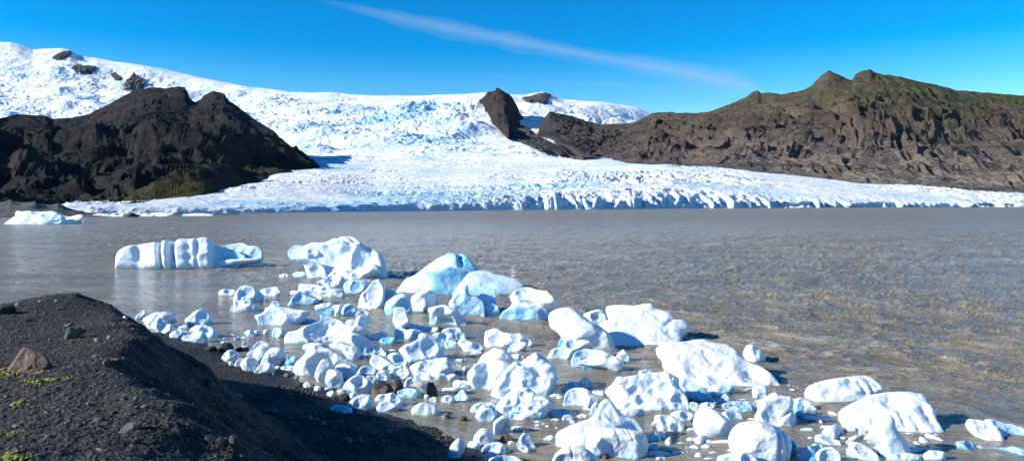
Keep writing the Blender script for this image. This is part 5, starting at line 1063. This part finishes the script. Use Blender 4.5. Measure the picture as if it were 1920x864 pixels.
def pebbles():
    rg = np.random.RandomState(5)
    m = pebble_material()
    n = 30000
    D = np.exp(rg.uniform(math.log(4.6), math.log(48), n)); tx = rg.uniform(-.80, .13, n)
    X = tx*D; Z = ground_z(X, D)
    r = np.exp(rg.normal(math.log(.0105), .55, n))*(D/9)**.55
    r = np.clip(r, .006, .11)
    keep = (Z > .03) & (fbm2(X*.8, D*.8, 3) > -.42+.5*rg.uniform(-1, 1, n))
    beachp = Z < .9
    r = np.where(beachp, np.clip(r*.9, .01, .07), r)
    X, D, Z, r = X[keep], D[keep], Z[keep], r[keep]
    o = scatter('pebbles', X, D, Z+r*.15, r, .6, m, 3); tag(o, kind='stuff')
    # coarse shingle on the lit beach strip
    n = 9000
    k = rg.uniform(-14, 3, n); s = -np.abs(rg.normal(0, 1.9, n))+rg.uniform(-1.2, 0, n)
    X = .66+k*.664+s*.746; Y = 24.4-k*.746+s*.664; Z = ground_z(X, Y)
    r = np.clip(np.exp(rg.normal(math.log(.032), .4, n)), .014, .10)
    keep = (Z > .02) & (Z < 1.3) & (fbm2(X*.35, Y*.35, 2) > -.22)
    o = scatter('shingle', X[keep], Y[keep], Z[keep]+r[keep]*.2, r[keep], .7, m, 4); tag(o, kind='stuff')

def moss():
    m, nt, b = mat_new('moss'); n = N(nt)
    v, g = n.pos()
    c = n.mix(n.ramp(n.noise(6, 5, vec=v), .35, .65), (.10, .105, .012), (.27, .25, .03))
    n.link(c, b.inputs['Base Color']); b.inputs['Roughness'].default_value = .9
    rg = np.random.RandomState(11)
    X = []; Y = []; R_ = []
    # centre (photo px), half width px, half height px, count
    for cx, cy, hw, hh, k, rr in [(12, 697, 20, 11, 900, .020), (2, 708, 12, 8, 300, .018), (34, 693, 12, 5, 220, .014), (88, 715, 22, 5, 420, .016), (74, 698, 12, 3, 70, .011), (52, 712, 10, 4, 60, .010), (38, 758, 14, 3, 130, .011), (22, 812, 16, 6, 130, .010), (30, 858, 30, 6, 260, .012), (128, 712, 14, 3, 50, .009)]:
        D, z = surf_hit(cx, cy)
        u = rg.normal(0, .5, (k, 2))
        x = (cx+u[:, 0]*hw-HX)/F*D; sc = D*D/(F*1.9)     # a px of height on the sloping ground
        y = D-u[:, 1]*hh*sc
        X.append(x); Y.append(y); R_.append(np.exp(rg.normal(math.log(rr), .35, k)))
    X = np.concatenate(X); Y = np.concatenate(Y); R_ = np.concatenate(R_)
    o = scatter('moss', X, Y, ground_z(X, Y)+R_*.2, R_, .75, m, 8); tag(o, kind='stuff')

def brash():
    """small drifting fragments between the traced pieces"""
    rg = np.random.RandomState(21)
    protos = []
    for i in range(7):
        n = 14; a = np.sort(rg.uniform(0, 6.28, n)); rad = rg.uniform(.7, 1.15, n); rad2 = .82
        x = np.cos(a)*rad; y = np.sin(a)*rad*rg.uniform(.5, .8)
        V = np.concatenate([np.stack([x*rad2, y*rad2, rg.uniform(.16, .26, n)], 1), np.stack([x, y, rg.uniform(.04, .1, n)], 1), np.stack([x*.9, y*.9, np.full(n, -.2)], 1), [[0, 0, .3], [0, 0, -.2]]])
        Fc = []
        for j in range(n):
            k = (j+1) % n
            Fc += [(j, k, 3*n), (n+j, n+k, k), (n+j, k, j), (2*n+j, 2*n+k, n+k), (2*n+j, n+k, n+j)]
        o = mesh_obj('ice_fragment', V, np.array(Fc), IM['dirty'], attrs={'tint': np.full(len(V), rg.uniform(0, .4))}, smooth_=False)
        protos.append(o)
    # bands (photo px) where loose fragments drift
    zones = [(880, 712, 120, 22, 16), (960, 760, 40, 26, 10), (1120, 770, 60, 20, 12), (1150, 745, 50, 14, 8), (880, 690, 40, 20, 10), (900, 655, 40, 10, 6), (1330, 838, 90, 16, 16), (1560, 800, 50, 30, 18), (1700, 835, 60, 22, 18), (1640, 820, 40, 30, 10), (1420, 745, 80, 18, 14), (1480, 730, 50, 14, 8), (690, 650, 50, 20, 8), (480, 640, 60, 14, 8), (360, 625, 40, 16, 8), (620, 545, 60, 14, 6), (830, 640, 50, 12, 6), (1180, 860, 60, 8, 6), (1270, 770, 40, 12, 8), (1820, 850, 80, 14, 10)]
    k = 0
    for cx, cy, hw, hh, n in zones:
        for _ in range(int(n*1.75)):
            if k >= 296: break
            px = cx+rg.uniform(-hw, hw); py = cy+rg.uniform(-hh, hh)
            D = CAMH*F/(py-HY); x = (px-HX)/F*D
            gz = float(ground_z(x, D, False))
            if gz > .1: continue
            o = protos[k % 7] if k < 7 else protos[k % 7].copy()
            if k >= 7: COL.objects.link(o)
            s = float(np.exp(rg.normal(math.log(.13), .65)))
            o.location = (x, D, max(gz, 0)-.01); o.scale = (s*rg.uniform(.8, 1.7), s*rg.uniform(.5, 1.0), s*rg.uniform(.5, 1.8)); o.rotation_euler = (rg.uniform(-.25, .25), rg.uniform(-.25, .25), rg.uniform(0, 6.28))
            tag(o, 'small loose fragment of brash ice drifting between the larger pieces', 'ice fragment', 'brash ice fragments drifting between the chunks')
            k += 1

def splash():
    m, nt, b = mat_new('spray'); b.inputs['Base Color'].default_value = (.82, .82, .80, 1); b.inputs['Roughness'].default_value = .3
    rg = np.random.RandomState(4); n = 1100
    D = 66.0; x0 = (962-HX)/F*D; mpp = D/F
    h = rg.beta(1.1, 1.5, n)*58*mpp
    x = x0+rg.normal(0, 1, n)*(3.5+9*(1-h/(58*mpp)))*mpp*.55-.0*h
    y = D+rg.normal(0, .25, n)
    r = np.exp(rg.normal(math.log(.014), .5, n))
    o = scatter('water_splash', x, y, h+.05, r, 1.0, m, 6)
    tag(o, 'thin upright splash of white spray behind the sky-blue iceberg', 'splash')

# ------------------------------------------------------------------ sky, sun, clouds, camera
def contrail():
    m = bpy.data.materials.new('thin_cloud'); m.use_nodes = True; nt = m.node_tree; nt.nodes.clear()
    out = nt.nodes.new('ShaderNodeOutputMaterial'); v = nt.nodes.new('ShaderNodeVolumePrincipled')
    v.inputs['Color'].default_value = (1, 1, 1, 1); v.inputs['Density'].default_value = CLOUD_D; v.inputs['Anisotropy'].default_value = .2
    nt.links.new(v.outputs[0], out.inputs['Volume'])
    root = bpy.data.objects.new('streak_cloud', None); COL.objects.link(root)
    tag(root, 'long thin streak of white cloud slanting down across the blue sky', 'cloud')
    Dc = 16000.0
    def pt(px, py, d): return np.array([(px-HX)/F*d, d, CAMH-(py-HY)/F*d])
    root.location = pt(1000, 80, Dc)
    line = [(540, -14), (650, 12), (760, 38), (860, 57), (950, 75), (1050, 94), (1150, 112), (1250, 130), (1340, 148), (1400, 160), (1450, 178)]
    wid = [4, 8, 11, 12, 11, 10, 10, 13, 16, 14, 5]
    root_holder = None
    def tube(name, off, ws, d, a, b):
        t = np.linspace(0, 1, 70); q = a+(b-a)*t
        lx = np.interp(q, np.linspace(0, 1, len(line)), [p[0] for p in line]); ly = np.interp(q, np.linspace(0, 1, len(line)), [p[1] for p in line]); lw = np.interp(q, np.linspace(0, 1, len(line)), wid)
        lw = lw*ws*np.sqrt(np.clip(1-(2*t-1)**6, 0, 1))*(1+.26*fbm2(q*13+off*3, q*0+ws*7, 3))+.25
        ly = ly+off*lw+1.6*perlin2(q*6+off*5, q*0)
        k = 14; ph = np.arange(k)*2*math.pi/k; V = []
        for x, y, w in zip(lx, ly, lw):
            c = pt(x, y, d)-pt(1000, 80, Dc); r = w/F*d
            V.append(np.stack([c[0]+0*ph, c[1]+r*1.6*np.cos(ph), c[2]+r*np.sin(ph)], 1))
        V = np.concatenate(V); i = np.arange(len(lx)-1)[:, None]*k; j = np.arange(k)[None]
        Fc = np.stack([i+j, i+(j+1) % k, i+k+(j+1) % k, i+k+j], -1).reshape(-1, 4)
        mesh_obj(name, V, Fc, m, parent=root)
    for off, ws, dd, a, b in [(0, 1.0, 0, 0, 1), (.1, 1.7, -700, .1, .97), (-.25, .62, 700, .12, .98), (.3, .5, 1300, .25, 1), (.05, .35, 1800, .35, .95), (-.6, .22, 2300, .45, .9), (.75, .2, 2700, .5, .98), (-.9, .15, 3000, .3, .75)]:
        tube('cloud_strand', off, ws, Dc+dd*1.0, a, b)
    base = line, wid
    for k, (ln, wd) in enumerate([([(1000, 160), (1060, 156), (1130, 158), (1200, 163)], [1, 4, 5, 1]), ([(1090, 150), (1160, 158), (1240, 164), (1340, 174)], [1, 4, 5, 1]), ([(880, 140), (960, 146), (1040, 150)], [1, 3, 1])]):
        line, wid = ln, wd
        w_ = bpy.data.objects.new('wisp_cloud', None); COL.objects.link(w_); w_.location = root.location; root_, root = root, w_
        tag(w_, ['faint wisp of cloud under the middle of the long streak', 'faint wisp of cloud under the lower end of the long streak', 'barely visible short wisp of cloud above the dark pyramid peak'][k], 'cloud')
        for dd in (0, 500): tube('cloud_strand', .1*dd/500, .8, Dc+dd, 0, 1)
        root = root_

def sky_and_light():
    w = bpy.data.worlds.new('World'); SC.world = w; w.use_nodes = True; nt = w.node_tree
    sk = nt.nodes.new('ShaderNodeTexSky'); sk.sky_type = 'NISHITA'; sk.sun_disc = False
    sk.sun_elevation = R(SUN_EL); sk.sun_rotation = R(-90+SUN_AZ); sk.altitude = 60; sk.air_density = 1.0; sk.dust_density = .05; sk.ozone_density = 2.2
    hs = nt.nodes.new('ShaderNodeHueSaturation'); hs.inputs['Saturation'].default_value = SKY_SAT; hs.inputs['Hue'].default_value = SKY_HUE
    bg = nt.nodes['Background']; bg.inputs['Strength'].default_value = SKY_STR
    gm = nt.nodes.new('ShaderNodeGamma'); gm.inputs['Gamma'].default_value = 1.4; nt.links.new(sk.outputs[0], gm.inputs['Color']); nt.links.new(gm.outputs[0], hs.inputs['Color']); nt.links.new(hs.outputs[0], bg.inputs['Color'])
    l = bpy.data.lights.new('sun', 'SUN'); l.energy = SUN_STR; l.angle = R(.53); l.color = (1, .967, .86)
    o = bpy.data.objects.new('sun', l); COL.objects.link(o); o.location = (-60, 10, 60)
    from mathutils import Vector
    e, a = R(SUN_EL), R(SUN_AZ)
    d = Vector((-math.cos(a)*math.cos(e), math.sin(a)*math.cos(e), math.sin(e)))
    o.rotation_euler = d.to_track_quat('Z', 'Y').to_euler()

def haze():
    m = bpy.data.materials.new('haze'); m.use_nodes = True; nt = m.node_tree; nt.nodes.clear()
    out = nt.nodes.new('ShaderNodeOutputMaterial'); v = nt.nodes.new('ShaderNodeVolumePrincipled')
    v.inputs['Color'].default_value = (.4, .65, 1, 1); v.inputs['Density'].default_value = HAZE; v.inputs['Anisotropy'].default_value = .0
    nt.links.new(v.outputs[0], out.inputs['Volume'])
    x0, x1, y0, y1, z0, z1 = -21000, 21000, -21000, 21000, -12, 2600
    V = [(x, y, z) for z in (z0, z1) for y in (y0, y1) for x in (x0, x1)]
    o = mesh_obj('haze', V, [(0, 2, 3, 1), (4, 5, 7, 6), (0, 1, 5, 4), (2, 6, 7, 3), (0, 4, 6, 2), (1, 3, 7, 5)], m, smooth_=False)
    o['kind'] = 'stuff'

def camera():
    c = bpy.data.cameras.new('camera'); o = bpy.data.objects.new('camera', c); COL.objects.link(o)
    o.location = (0, 0, CAMH); o.rotation_euler = (R(90), 0, 0)
    c.sensor_width = 36; c.lens = 36*F/1920; c.shift_y = -(432-HY)/1920.0; c.clip_start = .1; c.clip_end = 90000
    SC.camera = o

EXPO = 0.66
HAZE = 2e-6
SUN_EL, SUN_AZ, SUN_STR, SKY_STR, SKY_SAT, SKY_HUE, CLOUD_D = 25.0, -13.0, 5.0, .060, 1.46, .504, .00017
import time
T0 = time.time()
IM['ice'] = ice_material('ice_clean', .22); IM['dirty'] = ice_material('ice_dirty', .8, (.83, .86, .88)); IM['grimy'] = ice_material('ice_grimy', 1.0, (.62, .64, .64))
IM['rock_dark'] = rock_material('rock_dark', (.022, .021, .022), (.05, .047, .046), (.09, .08, .075))
IM['rock_grey'] = rock_material('rock_grey', (.09, .088, .085), (.16, .155, .15), (.05, .05, .05))
IM['rock_tan'] = rock_material('rock_tan', (.22, .19, .15), (.30, .26, .21), (.12, .10, .09))
IM['rock_brown'] = rock_material('rock_brown', (.10, .063, .046), (.155, .103, .076), (.07, .045, .035))
IM['rock_brownblack'] = rock_material('rock_brownblack', (.018, .017, .017), (.13, .105, .08), (.05, .045, .04), scale=1.3)
IM['rock_far'] = rock_material('rock_far', (.036, .035, .040), (.072, .062, .060), (.03, .03, .034), scale=.012)
m_, nt_, b_ = mat_new('rock_striped'); n_ = N(nt_); v_, _g = n_.pos((3.4, .6, .25))
n_.link(n_.mix(n_.ramp(n_.noise(1.0, 3, .5, vec=v_, dist=.4), .50, .56), (.016, .016, .017), (.42, .41, .40)), b_.inputs['Base Color']); IM['rock_striped'] = m_
sky_and_light(); camera()
far_terrain(); print('terrain', time.time()-T0)
water(); foreground(); print('water+ground', time.time()-T0)
ice_far(); ice_left(); ice_middle(); ice_centre(); ice_front(); ice_right(); print('ice', time.time()-T0)
rocks(); pebbles(); moss(); brash(); splash(); contrail(); haze(); print('all', time.time()-T0)

SC.render.engine = 'CYCLES'
SC.view_settings.view_transform = 'Standard'; SC.view_settings.look = 'None'; SC.view_settings.gamma = 1.0; SC.view_settings.exposure = EXPO
